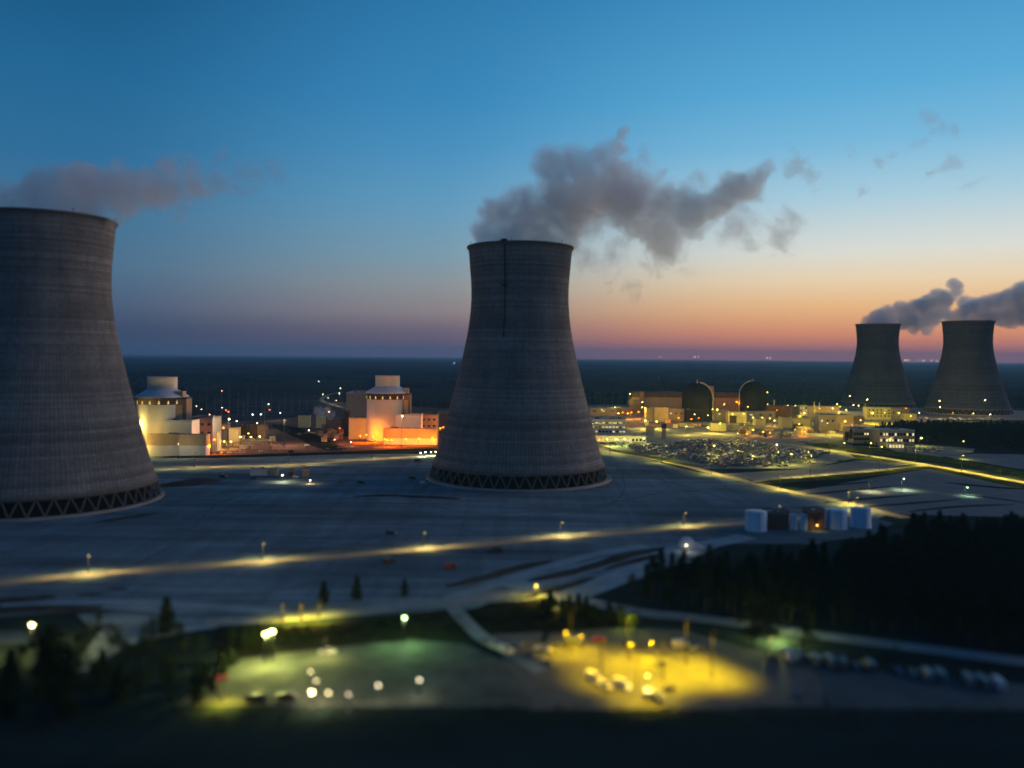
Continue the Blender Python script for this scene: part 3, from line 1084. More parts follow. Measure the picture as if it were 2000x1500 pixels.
# ---- reactor units
def reactor(xc, yb, label, stair, key):
    """Shield building: wall, louvred band, conical roof, water tank; scale from its own ground row."""
    p = G(xc, yb)
    t = empty('reactor_building', (p.x * (p.y + 23) / p.y, p.y + 23, 0), label, 'reactor building', 'pale reactor buildings')
    m = MB()
    m.lathe([(23.2, 0), (23.2, 46.5)], M_shield, 64)
    m.build('shield_wall', t, True)
    m = MB()
    m.lathe([(23.25, 46.5), (23.9, 46.7), (23.9, 53.2), (24.6, 53.5)], M_band, 64)
    bo = m.build('air_inlet_band', t, True)
    for i in range(18):
        a = 2 * math.pi * i / 18 + .1
        m = MB()
        m.add([(24.15 * math.cos(a + d), 24.15 * math.sin(a + d), z) for d, z in ((-.045, 47.2), (.045, 47.2), (.018, 50.4), (-.018, 50.4))], [(0, 1, 2, 3)], bulb_mat((1, .70, .22), .75))
        m.build('inlet_light', bo)
    m = MB()
    m.lathe([(24.9, 53.3), (24.9, 53.9), (14.2, 60.6), (14.0, 60.7)], M_roofm, 64)
    m.build('conical_roof', t, True)
    m = MB()
    m.lathe([(13.8, 60.4), (13.8, 72.4), (14.1, 72.5), (14.1, 73), (13.2, 73), (12.8, 71.5)], M_shield, 64, cap1=True)
    m.build('water_tank', t, True)
    # stair tower on the right
    m = MB()
    sx, sw = stair
    m.box((sx, -6, 26), (sw, 14, 52), M_brown)
    m.box((sx - sw * .08, -13.3, 23), (sw * .62, .8, 46), M_tan)
    m.box((sx, -6, 52.6), (sw + .6, 14.6, 1.2), M_band)
    m.box((sx - sw * .12, -5, 56), (sw * .55, 9, 6.4), M_tan)
    m.build('stair_tower', t)
    m = MB()
    m.box((sx - sw * .5 - 1.2, -9, 27), (2.4, 6, 54), M_band)
    m.build('dark_riser', t)
    return t, p


ru, rp = reactor(756, 862.3, 'pale reactor building washed in orange light, in front of the dark turbine hall', (23.5, 8), 0)
lu, lp_ = reactor(316, 886, 'pale reactor building beside the nearest cooling tower, its lower wall washed yellow', (21.5, 15), 1)

GB = None
block('auxiliary_building', 'plain white box building right of the yellow lit reactor', 'building', 318, 374, 888.5, 823, 20, M_white)
block('service_building', 'grey flat roofed building with two window rows beside the left reactor', 'building', 374, 415, 884, 817, 24, M_greyb, M_droof, wins=(3, 2, .45, .95, .45, .28), lit=.0)
block('annex_building', 'long low annex with tan upper and white lower wall, left reactor', 'building', 287, 402, 892, 851, 10, M_white, M_lroof, band=(.54, M_tan))
block('auxiliary_building', 'plain white box building right of the orange lit reactor', 'building', 772, 822, 864, 811, 20, M_white, M_droof)
block('service_building', 'grey flat roofed building with windows beside the middle cooling tower', 'building', 822, 853, 860, 811, 24, M_greyb, M_droof, wins=(3, 2, .45, .95, .45, .28), lit=.15)
block('annex_building', 'long low annex with tan upper and white lower wall, glowing orange, middle reactor', 'building', 749, 853, 868.5, 839, 10, M_white, M_lroof, band=(.42, M_tan))
block('service_building', 'low orange lit building left of the orange lit reactor', 'building', 681, 718, 858, 818, 20, M_cream, M_droof)
block('turbine_hall', 'tall dark grey hall behind the orange lit reactor', 'building', 676, 722, 838, 768, 60, M_greyb, M_roofm)
block('service_building', 'reddish brown hall half hidden behind the middle cooling tower', 'building', 853, 882, 842, 807, 30, M_brown)
block('equipment_shed', 'dark shed with three yellow lamps near the left reactor', 'building', 466, 484, 860, 833, 10, M_band, M_droof)
block('equipment_shed', 'second dark shed with yellow lamps, between two like it', 'building', 486, 500, 860, 831, 10, M_band, M_droof)
block('equipment_shed', 'rightmost dark shed with yellow lamps near the pale cabins', 'building', 502, 518, 860, 832, 10, M_brown, M_droof)
block('equipment_shed', 'pinkish shed between the left reactor and the dark sheds', 'building', 446, 464, 864, 838, 10, M_cream, M_droof)
block('equipment_shed', 'orange lit shed at the right end of the left annex', 'building', 402, 424, 882, 846, 9, M_cream, M_lroof)
block('equipment_shed', 'low grey shed behind the orange lamps of the left reactor', 'building', 424, 444, 862, 830, 9, M_greyb, M_droof)
block('site_cabin', 'long pale flat cabin in front of the dark sheds', 'cabin', 474, 524, 871, 861, 7, M_greyb, M_lroof)
block('site_cabin', 'low pale cabin on the clay apron below the long flat cabin', 'cabin', 490, 528, 878, 871, 6, M_tan, M_lroof)
block('equipment_cube', 'pale cubic building standing alone on the clay', 'building', 582, 603, 835, 814, 12, M_cream, M_lroof)
block('equipment_cube', 'pale cubic building under the small steam puff', 'building', 617, 636, 836, 814, 12, M_cream, M_lroof)
block('equipment_shed', 'dark low shed right of the pale cubes', 'building', 634, 668, 836, 821, 12, M_brown, M_droof)
block('equipment_shed', 'small orange lit hut on the clay left of the middle reactor', 'building', 640, 656, 855, 842, 8, M_brown, M_droof)
block('equipment_shed', 'tall dark narrow shed at the left foot of the dark turbine hall', 'building', 672, 681, 852, 805, 10, M_band, M_droof)

plume('small white puff of steam above the pale cubic buildings', 0, 1080, [
    (300, 610, 60), (340, 640, 70), (400, 610, 60), (420, 660, 55), (330, 590, 45), (450, 640, 45)], (560, 680, 5.0), dens=0.05, warp=4, warp_s=.04, det=.1, erode=.7, gain=.35, seed=51, color=(.9, .9, .9))

# ---- the older plant on the right
block('turbine_hall', 'long rust brown hall behind the two dark domes', 'building', 1234, 1442, 812, 768, 40, M_tan, M_droof, band=(.78, M_rust), dist=1440)
block('lift_tower', 'brown lift tower rising above the long hall between the domes', 'building', 1382, 1394, 812, 755, 14, M_tan, M_droof, dist=1436)
block('lift_tower', 'low brown tower near the left end of the long hall', 'building', 1250, 1258, 812, 766, 10, M_brown, M_droof, dist=1430)
block('service_building', 'grey brown block at the left end of the long hall', 'building', 1228, 1252, 814, 782, 24, M_brown, M_droof, dist=1425)


def dome(xc, yb, Rr, label, side):
    p = G(xc, yb)
    t = empty('containment_building', (p.x * (p.y + Rr) / p.y, p.y + Rr, 0), label, 'containment dome', 'dark containment domes')
    m = MB()
    zc = 58 - Rr
    prof = [(Rr, 0), (Rr, zc)] + [(Rr * math.cos(a), zc + Rr * math.sin(a)) for a in [i * math.pi / 2 / 14 for i in range(1, 14)]] + [(.05, zc + Rr)]
    m.lathe(prof, M_cont, 56)
    m.build('dome_shell', t, True)
    m = MB()
    for k in range(16):
        a = 2 * math.pi * k / 16
        m.box(((Rr + .2) * math.cos(a), (Rr + .2) * math.sin(a), zc / 2), (.8, 1.2, zc), M_cont, a)
    m.build('buttress', t)
    m = MB()
    pts = [(side * (Rr + 1.0), -3, 0), (side * (Rr + 1.0), -3, zc)] + [(side * (Rr + 1.0) * math.cos(a), -3, zc + (Rr + 1.0) * math.sin(a)) for a in [i * math.pi / 2 / 10 for i in range(1, 10)]]
    for a, b in zip(pts, pts[1:]):
        m.tube(a, b, 1.0, 1.0, M_pale, 8)
    m.build('vent_duct', t)
    m = MB()
    m.tube((0, 0, zc + Rr - .3), (0, 0, zc + Rr + 5), .7, .5, M_pale, 8)
    m.tube((0, 0, zc + Rr - .3), (0, 0, zc + Rr + 1.2), 2.6, 1.6, M_pale, 12)
    m.build('vent_stack', t)
    return t


dome(1361, 824, 22.5, 'dark round topped containment dome, the left one', 1)
dome(1470, 814, 22.5, 'dark round topped containment dome, the right one beside an orange glow', -1)

for row in [
    ('service_building', 'bright yellow lit block in front of the long brown hall', 1278, 1305, 824, 797, 16, M_cream, M_lroof),
    ('service_building', 'greenish yellow lit block left of the bright yellow block', 1262, 1277, 823, 798, 16, M_cream, M_lroof),
    ('service_building', 'grey block between the yellow block and the left dome', 1305, 1336, 823, 799, 16, M_greyb, M_droof),
    ('service_building', 'dark block at the foot of the left dome', 1338, 1372, 824, 801, 8, M_cont, M_droof),
    ('service_building', 'dark grey block just right of the left dome', 1386, 1424, 822, 801, 18, M_greyb, M_droof),
    ('warehouse', 'yellow lit warehouse with a dark door below the right dome', 1422, 1458, 826, 806, 16, M_cream, M_lroof),
    ('service_building', 'long low greenish block right of the yellow warehouse', 1458, 1514, 820, 805, 16, M_greyb, M_lroof),
    ('equipment_shed', 'bright yellow shed left of the long grey shed by the cars', 1388, 1418, 842, 829, 9, M_cream, M_lroof),
    ('equipment_shed', 'long low grey shed behind the packed car park', 1420, 1475, 841, 833, 9, M_greyb, M_lroof),
    ('service_building', 'pale square block behind the orange lamps', 1476, 1495, 838, 820, 12, M_cream, M_lroof),
    ('service_building', 'grey block in the middle of the right plant', 1528, 1546, 838, 817, 18, M_greyb, M_droof),
    ('service_building', 'pale yellow block joined to the grey block', 1546, 1583, 837, 818, 16, M_cream, M_droof),
    ('service_building', 'small block lit solid bright yellow with lit windows', 1562, 1577, 813, 793, 10, M_cream, M_lroof),
    ('service_building', 'long orange lit block with a flat roof behind the bright yellow one', 1578, 1640, 806, 795, 14, M_tan, M_lroof),
    ('service_building', 'grey block left of the small solid yellow block', 1545, 1561, 812, 796, 12, M_greyb, M_droof),
    ('service_building', 'dark reddish block right of the right dome', 1498, 1544, 815, 794, 16, M_rust, M_droof),
    ('service_building', 'tall pale block with dark stripes, left half of a pair', 1600, 1632, 840, 812, 18, M_greyb, M_lroof),
    ('service_building', 'tall pale yellow block, right half of a pair', 1632, 1666, 840, 812, 18, M_cream, M_lroof),
    ('equipment_shed', 'bright yellow orange shed at the foot of the pale pair', 1642, 1661, 842, 829, 6, M_cream, M_lroof),
    ('equipment_shed', 'orange roofed shed left of the bright yellow offices', 1668, 1688, 828, 815, 10, M_tan, M_tan),
    ('equipment_shed', 'low white shed beyond the pale pair of blocks', 1640, 1690, 812, 805, 10, M_white, M_lroof),
    ('service_building', 'grey white block at the right end of the bright yellow offices', 1741, 1764, 820, 798, 14, M_greyb, M_droof),
    ('equipment_shed', 'yellow lit low shed at the edge of the dark wood', 1765, 1790, 822, 809, 10, M_cream, M_lroof),
    ('equipment_shed', 'orange lit low roof above the yellow low shed', 1760, 1776, 806, 797, 10, M_tan, M_tan),
    ('equipment_shed', 'low olive block at the left end of the right plant', 1152, 1205, 812, 798, 14, M_greyb, M_lroof),
    ('equipment_shed', 'low long shed behind the orange lamps left of the long hall', 1206, 1232, 812, 797, 14, M_brown, M_droof),
]:
    nm, lb, x0, x1, yb, yt, dp, wm, rm = row
    kw = {}
    if 'dark door' in lb:
        kw['door'] = (.27, .38, .7, M_band)
    if 'lit windows' in lb:
        kw.update(wins=(3, 3, .15, .95, .6, .5), lit=.8)
    elif wm is M_greyb and (x1 - x0) > 18:
        kw.update(wins=(3, 1, .4, .9, .3, .3), lit=.4)
    block(nm, lb, 'building', x0, x1, yb, yt, dp, wm, rm, **kw)
block('office_building', 'bright yellow lit offices with small dark windows in front of the far towers', 'building', 1694, 1740, 820, 797, 16, M_cream, M_lroof, wins=(6, 3, .2, .95, .4, .4), lit=.1)
block('office_building', 'white office with rows of lit windows right of the middle cooling tower', 'building', 1155, 1222, 851, 820, 24, M_white, M_lroof, wins=(10, 3, .12, .95, .6, .4), lit=.55)
block('gatehouse', 'long low canopy building with an orange lit front by the cars', 'building', 1160, 1262, 864, 853, 14, M_white, M_lroof, wins=(14, 1, .1, .8, .5, .6), lit=.6)
block('guard_tower', 'slim dark tower standing behind the packed car park', 'tower', 1294, 1301, 856, 830, 6, M_greyb, M_droof, band=(.75, M_band))
of = block('office_building', 'two storey grey office wing with lit windows beside the dark wood', 'building', 1718, 1786, 872, 841, 26, M_greyb, M_bluew, wins=(12, 2, .2, .95, .7, .45), lit=.6)
block('office_building', 'left wing of the grey office by the wood, ribbon of dark windows', 'building', 1667, 1717, 866, 840, 30, M_greyb, M_bluew, wins=(10, 2, .15, .9, .85, .45), lit=.22)
block('entrance_lobby', 'low brightly lit lobby in front of the grey office by the wood', 'building', 1736, 1766, 876, 867, 7, M_cream, M_lroof, wins=(5, 1, .05, .95, .8, .8), lit=1.0)


rb = random.Random(61)
for i in range(46):
    px, py = rb.uniform(1262, 1668), rb.uniform(812, 850)
    if 1330 < px < 1395 and py < 830:
        continue
    wd = rb.uniform(5, 17)
    block('plant_cabin', 'small lamp lit cabin among the yellow lit blocks of the right plant', 'cabin', px - wd / 2, px + wd / 2, py, py - rb.uniform(4, 9), rb.uniform(4, 9), rb.choice([M_cream, M_greyb, M_tan, M_cream, M_rust]), rb.choice([M_lroof, M_droof]), group='cabins of the right plant')
for i in range(16):
    px, py = rb.uniform(436, 536), rb.uniform(858, 880)
    wd = rb.uniform(4, 11)
    block('plant_cabin', 'small cabin on the lamp lit ground right of the left reactor', 'cabin', px - wd / 2, px + wd / 2, py, py - rb.uniform(4, 9), rb.uniform(3, 6), rb.choice([M_cream, M_greyb, M_tan, M_brown]), rb.choice([M_lroof, M_droof]), group='cabins beside the left reactor')
for i in range(14):
    px, py = rb.uniform(612, 700), rb.uniform(838, 870)
    wd = rb.uniform(4, 10)
    block('plant_cabin', 'small dark cabin on the clay left of the middle reactor', 'cabin', px - wd / 2, px + wd / 2, py, py - rb.uniform(4, 9), rb.uniform(3, 6), rb.choice([M_greyb, M_tan, M_brown, M_rust]), rb.choice([M_lroof, M_droof]), group='cabins beside the middle reactor')
for i, (px, py, hh) in enumerate([(1262, 800, 26), (1340, 806, 20), (1420, 800, 24), (1512, 806, 22), (1590, 812, 24), (1690, 812, 20), (1600, 806, 18), (1476, 806, 20)]):
    p = G(px, py)
    t = empty('exhaust_stack', (p.x, p.y, 0), 'thin pale exhaust stack among the blocks of the right plant', 'stack', 'exhaust stacks of the right plant')
    m = MB()
    m.tube((0, 0, 0), (0, 0, hh), 1.1, .9, M_pale, 12)
    m.build('flue', t)
    m = MB()
    for z in (hh * .5, hh * .9):
        m.tube((0, 0, z), (0, 0, z + .4), 1.7, 1.7, M_steel, 12)
    m.build('platform', t)

# ---- tanks by the wood
def tank(x0, x1, yb, yt, label, roof=.10):
    p = G((x0 + x1) / 2, yb)
    k = p.y / F
    r = (x1 - x0) / 2 * k
    h = EL((x0 + x1) / 2, yt, p.y + r).z
    t = empty('storage_tank', (p.x * (p.y + r) / p.y, p.y + r, 0), label, 'storage tank', 'pale steel storage tanks')
    m = MB()
    m.lathe([(r + .3, 0), (r + .3, .4), (r, .4), (r, h)] + [(r, h)], M_tank, 48)
    for i in range(1, 5):
        z = h * i / 5
        m.lathe([(r + .02, z - .06), (r + .07, z), (r + .02, z + .06)], M_tank, 48)
    m.build('tank_wall', t, True)
    m = MB()
    m.lathe([(r + .15, h - .15), (r + .15, h + .05), (r * .5, h + r * roof * .7), (.05, h + r * roof)], M_tank, 48)
    m.build('tank_roof', t, True)
    m = MB()
    for s in (-.3, .3):
        m.tube((s, -r - .25, 0), (s, -r - .25, h + .8), .05, .05, M_steel, 5)
    for i in range(int(h / .6)):
        m.box((0, -r - .25, .4 + i * .6), (.6, .06, .06), M_steel)
    m.build('ladder', t)
    return t


tank(1456, 1497, 1040, 999, 'leftmost big pale tank, beside the end of the lit road')
tank(1543, 1557, 1036, 1005, 'left slim tank of the two between the brown sheds', .25)
tank(1563, 1577, 1036, 1005, 'right slim tank of the two between the brown sheds', .25)
tank(1613, 1654, 1036, 996, 'big pale tank between the dark brown shed and the rightmost tank')
tank(1662, 1700, 1033, 992, 'rightmost big pale tank at the edge of the wood')
block('pump_house', 'dark brown shed between the leftmost tank and the slim tanks', 'building', 1500, 1541, 1035, 1003, 10, M_rust, M_lroof)
block('pump_house', 'dark brown shed with a small orange lamp among the tanks', 'building', 1579, 1610, 1036, 1000, 10, M_rust, M_lroof)

# ---- dome tent
p = G(1341, 1069)
k = p.y / F
t = empty('dome_tent', (p.x, p.y, 0), 'small pale blue dome tent with a lamp in front of it', 'tent')
m = MB()
r = 17 * k
m.lathe([(r * math.cos(a), r * 1.25 * math.sin(a)) for a in [i * math.pi / 2 / 10 for i in range(10)]] + [(.05, r * 1.25)], M_bluew, 32)
m.build('dome_cover', t, True)
m = MB()
for i in range(9):
    x = r * .55 + i * r * .17
    h0 = r * .95 * (1 - i / 9.5)
    m.add([(x, -r * .5, 0), (x + r * .2, -r * .5, 0), (x + r * .2, 0, h0 * .86), (x, 0, h0), (x, r * .5, 0), (x + r * .2, r * .5, 0)], [(0, 1, 2, 3), (3, 2, 5, 4)], M_bluew)
m.build('entrance_flap', t)

# ------------------------------------------------------------------ street lamps
NTH = ['first', 'second', 'third', 'fourth', 'fifth', 'sixth', 'seventh', 'eighth', 'ninth']


def lamp_px(hx, hy, by, label, color, power, group, **kw):
    """head column and row, and the row of the foot."""
    p = G(hx, by)
    h = EL(hx, hy, p.y).z
    arm = kw.pop('arm', (0.9, -1.6))
    p.x -= arm[0]
    return street_lamp(p, max(3.0, h), label, color, power, group, arm=arm, **kw)


PW = 1.0
for i, (hx, hy, by) in enumerate([(177, 1083, 1120), (517, 1060, 1094), (830, 1039, 1070), (1098, 1019, 1046), (1338, 1001, 1026)]):
    lamp_px(hx, hy, by, '%s street lamp from the left along the lit front road' % NTH[i], (1, .74, .24), 11000, 'street lamps along the front road', bulb=1.6, br=.5, along=G(1000, 1059) - G(900, 1067), wing=25000)
lamp_px(1521, 987, 1008, 'street lamp standing behind the dark brown shed by the tanks', (1, .74, .30), 6000, 'street lamps along the front road', bulb=1.6, br=.5)
lamp_px(1672, 971, 998, 'street lamp at the road corner behind the rightmost tank', (1, .74, .30), 17000, 'street lamps along the front road', bulb=1.6, br=.5)
for i, (hx, by) in enumerate([(382, 914), (565, 909), (730, 896)]):
    lamp_px(hx, by - 30, by, '%s tall dark lamp post from the left along the road behind the towers' % NTH[i], (1, .74, .22), 12000, 'lamp posts along the back road', bulb=.25, br=.4, along=G(640, 904) - G(480, 911), wing=80000)
for i, (hx, by) in enumerate([(1193, 885), (1294, 903), (1392, 926), (1527, 956), (1660, 986)]):
    lamp_px(hx, by - 29, by, '%s dark lamp post from the left along the road by the car park' % NTH[i], (1, .78, .14), 24000, 'lamp posts along the car park road', bulb=.25, br=.4, along=G(1530, 958) - G(1330, 908), wing=60000)
for i, (hx, by) in enumerate([(1622, 881), (1700, 894), (1790, 906), (1880, 920), (1956, 933), (2040, 950)]):
    lamp_px(hx, by - 30, by, '%s lamp post from the left along the grassy road on the right' % NTH[i], (1, .80, .10), 40000, 'lamp posts along the grassy road', bulb=.3, br=.4, along=G(1830, 912) - G(1700, 891), wing=100000)
for i, (hx, by) in enumerate([(1585, 930), (1720, 919)]):
    lamp_px(hx, by - 29, by, '%s dark lamp post along the short cross road' % NTH[i], (1, .78, .2), 11000, 'lamp posts along the cross road', bulb=.25, br=.4, along=G(1700, 920) - G(1560, 932), wing=80000)
lamp_px(1763, 934, 957, 'left green white lamp in the empty car park on the right', (.85, 1, .55), 14000, 'green white car park lamps', bulb=9, br=.6)
lamp_px(1887, 951, 968, 'right green white lamp in the empty car park on the right', (.6, 1, .6), 9000, 'green white car park lamps', bulb=9, br=.6)
lamp_px(1700, 938, 960, 'unlit looking lamp post over the pale patch of the empty car park', (1, .85, .4), 16000, 'green white car park lamps', bulb=.25, br=.4)

# foreground lamps
FG = 'bright lamps in the foreground'
lamp_px(64, 1218, 1275, 'white floodlight among the dark trees at the left edge', (1, .80, .25), 22000, FG, bulb=26, br=.6, spot=False, arm=(.3, -.6))
lamp_px(519, 1236, 1300, 'left half of the double white floodlight over the yellow lot', (.95, .92, .20), 17000, FG, bulb=34, br=.6, spot=False, arm=(.2, -.4))
lamp_px(532, 1231, 1298, 'right half of the double white floodlight over the yellow lot', (.95, .92, .20), 17000, FG, bulb=34, br=.6, spot=False, arm=(.2, -.4))
lamp_px(790, 1204, 1262, 'pale green lamp above the scrub bank', (.55, 1, .32), 8500, FG, bulb=11, br=.62, spot=False, arm=(.3, -.5))
lamp_px(1047, 1142, 1168, 'yellow globe lamp beside the scrub island', (1, .68, .06), 6000, FG, bulb=5, br=.6, spot=False, arm=(.2, -.4))
lamp_px(1340, 1064, 1078, 'pale lamp in front of the dome tent', (1, .8, .55), 700, FG, bulb=12, br=.55, spot=False, arm=(.1, -.3))
for i, (hx, hy, b_, c, pw) in enumerate([(607, 1310, 9, W_, 1500), (618, 1328, 9, W_, 1500), (609, 1350, 60, W_, 5000), (642, 1351, 16, W_, 2000), (681, 1354, 6, (1, .75, .5), 800), (739, 1337, 12, (1, .86, .55), 1500), (819, 1326, 12, (1, .86, .55), 1500)]):
    lamp_px(hx, hy, hy + 34, ['upper dim globe of the lamp cluster on the near lot', 'second dim globe of the lamp cluster on the near lot', 'brightest white globe of the lamp cluster on the near lot',
                              'pale globe right of the brightest globe on the near lot', 'dimmest brownish globe on the near lot', 'lone pale globe left of the last one on the near lot', 'last pale globe on the right of the near lot'][i],
            c, pw * .55, 'globe lamps on the near lot', bulb=b_ * 1.0, br=.36, spot=False, arm=(.1, -.3))
lamp_px(1264, 1318, 1352, 'pale globe lamp over the bright yellow yard', (1, .8, .2), 2500, 'sodium lamps around the yellow yard', bulb=8, br=.36, spot=False, arm=(.1, -.3))
for i, (hx, hy, by, pw) in enumerate([(1105, 1233, 1268, 5000), (1135, 1240, 1275, 5000), (1272, 1252, 1290, 9000), (1232, 1256, 1296, 8000)]):
    lamp_px(hx, hy, by, ['left one of the two small globes at the yard corner', 'right one of the two small globes at the yard corner', 'sodium lamp behind the middle of the yellow yard', 'sodium lamp left of the middle of the yellow yard'][i],
            S_, pw, 'sodium lamps around the yellow yard', bulb=1.6, br=.4, spot=False, arm=(.1, -.3))
for hx, by, pw, lb in ((1120, 1275, 20000, 'added dark sodium mast at the left end of the yellow yard'), (1180, 1325, 26000, 'added dark sodium mast near the two white vans'), (1232, 1290, 36000, 'added dark sodium mast at the middle back of the yellow yard'),
                       (1300, 1330, 44000, 'added dark sodium mast right of the pale globe'), (1345, 1296, 40000, 'added dark sodium mast at the right back of the yellow yard'), (1396, 1322, 42000, 'added dark sodium mast at the right end of the yellow yard'), (1250, 1362, 22000, 'added dark sodium mast at the near edge of the yellow yard')):
    lamp_px(hx, by - 92, by, lb, S_, pw * 1.25, 'sodium lamps around the yellow yard', bulb=.12, br=.3, size=106)  # masts added to spread the yellow light evenly over the yard
for i, (hx, by, pw, c) in enumerate([(556, 1216, 9000, (1, .74, .08)), (592, 1214, 20000, (1, .66, .03)), (628, 1210, 12000, (1, .74, .08)), (440, 1374, 9000, (1, .74, .05)), (640, 1284, 5000, (1, .85, .25))]):
    lamp_px(hx, by - 40, by, ['left dark post over the yellow lit bank', 'middle dark post over the yellow lit bank', 'right dark post over the yellow lit bank', 'dark post over the yellow corner of the near lot', 'dark post at the back edge of the near lot'][i],
            c, pw, 'dark lamp posts by the near lot', bulb=.3, br=.3, pole=.2)
lamp_px(1512, 1228, 1250, 'dim lamp shining on the road below the wood', (.9, 1, .30), 16000, FG, bulb=.6, br=.4, spot=False)
lamp_px(1230, 1200, 1228, 'low lamp behind the tree at the yard corner', (.8, 1, .05), 1600, FG, bulb=.5, br=.3, spot=False)
lamp_px(1090, 1168, 1190, 'low lamp lighting the road beside the scrub island', (1, .8, .25), 2500, FG, bulb=.5, br=.3, spot=False)
wall_lamp(EL(1596, 1026, G(1596, 1036).y - 2.0), 'small orange lamp on the brown shed among the tanks', (1, .6, .12), 500, 'wall lamps', bulb=5, br=.5)
lamp_px(553, 927, 941, 'bright white lamp over the site vehicles', (1, .86, .5), 6500, 'lamps on the construction yard', bulb=22, br=.6, spot=False)
lamp_px(607, 940, 945, 'low orange lamp right of the site vehicles', (1, .58, .25), 2200, 'lamps on the construction yard', bulb=16, br=.6, spot=False)

# ------------------------------------------------------------------ plant lamps
# left unit
lamp_px(268, 872, 892, 'orange floodlight beside the nearest tower at the left reactor', (1, .66, .12), 16000, 'lamps around the left reactor', bulb=10, br=.8, spot=False)
lamp_px(262, 838, 893, 'tall yellow floodlight half behind the nearest cooling tower', (1, .74, .16), 22000, 'lamps around the left reactor', bulb=4, br=.8, spot=False)
wall_lamp(EL(266, 831, 797), 'yellow wall lamp on the left flank of the left reactor', (1, .74, .14), 40000, 'lamps around the left reactor', bulb=20, br=.8)
lamp_px(288, 873, 890, 'orange lamp at the left corner of the left annex', O_, 9000, 'lamps around the left reactor', bulb=11, br=.7, spot=False)
for i, (hx, hy, by, c, pw, bl, lb) in enumerate([
    (410, 868, 890, O_, 15000, 8, 'orange lamp in front of the orange lit shed'),
    (420, 858, 888, O_, 15000, 9, 'second orange lamp beside the orange lit shed'),
    (437, 835, 868, O_, 9000, 9, 'orange lamp above the grey shed'),
    (448, 818, 884, (1, .80, .45), 22000, 9, 'white lamp on a tall post behind the pinkish shed'),
    (431, 846, 868, (.9, .95, 1), 4000, 7, 'bluish white lamp by the grey shed'),
    (452, 862, 876, (1, .6, .15), 9000, 9, 'yellow orange lamp in front of the pinkish shed'),
    (439, 862, 878, (1, .55, .1), 9000, 8, 'orange lamp left of the pinkish shed'),
    (470, 853, 868, (1, .78, .15), 7000, 11, 'yellow lamp on the first dark shed'),
    (491, 853, 868, (1, .78, .15), 7000, 11, 'yellow lamp on the second dark shed'),
    (508, 852, 868, (1, .78, .15), 7000, 11, 'yellow lamp on the third dark shed'),
    (463, 822, 850, (.9, 1, .6), 4000, 5, 'greenish lamp above the first dark shed'),
    (494, 809, 842, (1, .9, .6), 5000, 7, 'white lamp behind the second dark shed'),
    (510, 809, 842, (1, .9, .6), 5000, 7, 'white lamp behind the third dark shed'),
    (503, 826, 846, (1, .95, .7), 4000, 5, 'small white lamp between the dark sheds'),
    (525, 789, 818, (1, .9, .5), 3000, 8, 'greenish yellow lamp above an orange one at the switchyard edge'),
    (527, 800, 822, O_, 3000, 4, 'orange lamp below the greenish one at the switchyard edge'),
    (548, 806, 822, (.9, 1, .95), 2000, 5, 'lone bluish white lamp at the switchyard edge'),
    (384, 793, 812, (1, .5, .15), 2000, 8, 'orange lamp left of the switchyard masts'),
    (394, 799, 814, (1, .5, .15), 1500, 4, 'faint orange lamp right of another by the masts'),
    (434, 796, 812, (1, .75, .5), 2000, 7, 'white lamp below the red mast light'),
    (442, 801, 814, R_, 800, 7, 'left one of two red lamps in the switchyard'),
    (447, 804, 815, R_, 800, 7, 'right one of two red lamps in the switchyard'),
    (410, 809, 826, (1, .6, .35), 1500, 4, 'dim orange lamp above the grey service building'),
    (556, 820, 872, (1, .62, .42), 42000, .4, 'added tall lamp post lighting the clay between the reactors'),  # added lamp that brightens the clay, its bulb kept dim
    (350, 866, 896, (1, .82, .42), 4000, .4, 'added lamp post lighting the middle of the left annex'),  # added dim-bulbed lamp to light the annex front
    (486, 846, 868, (1, .72, .2), 5000, 5, 'yellow lamp at the gap left of the second dark shed'),
]):
    lamp_px(hx, hy, by, lb, c, pw, 'lamps around the left reactor', bulb=bl * (2.0 if c[1] > .45 else .75), br=.85 if c[1] > .45 else 1.25, spot=False)
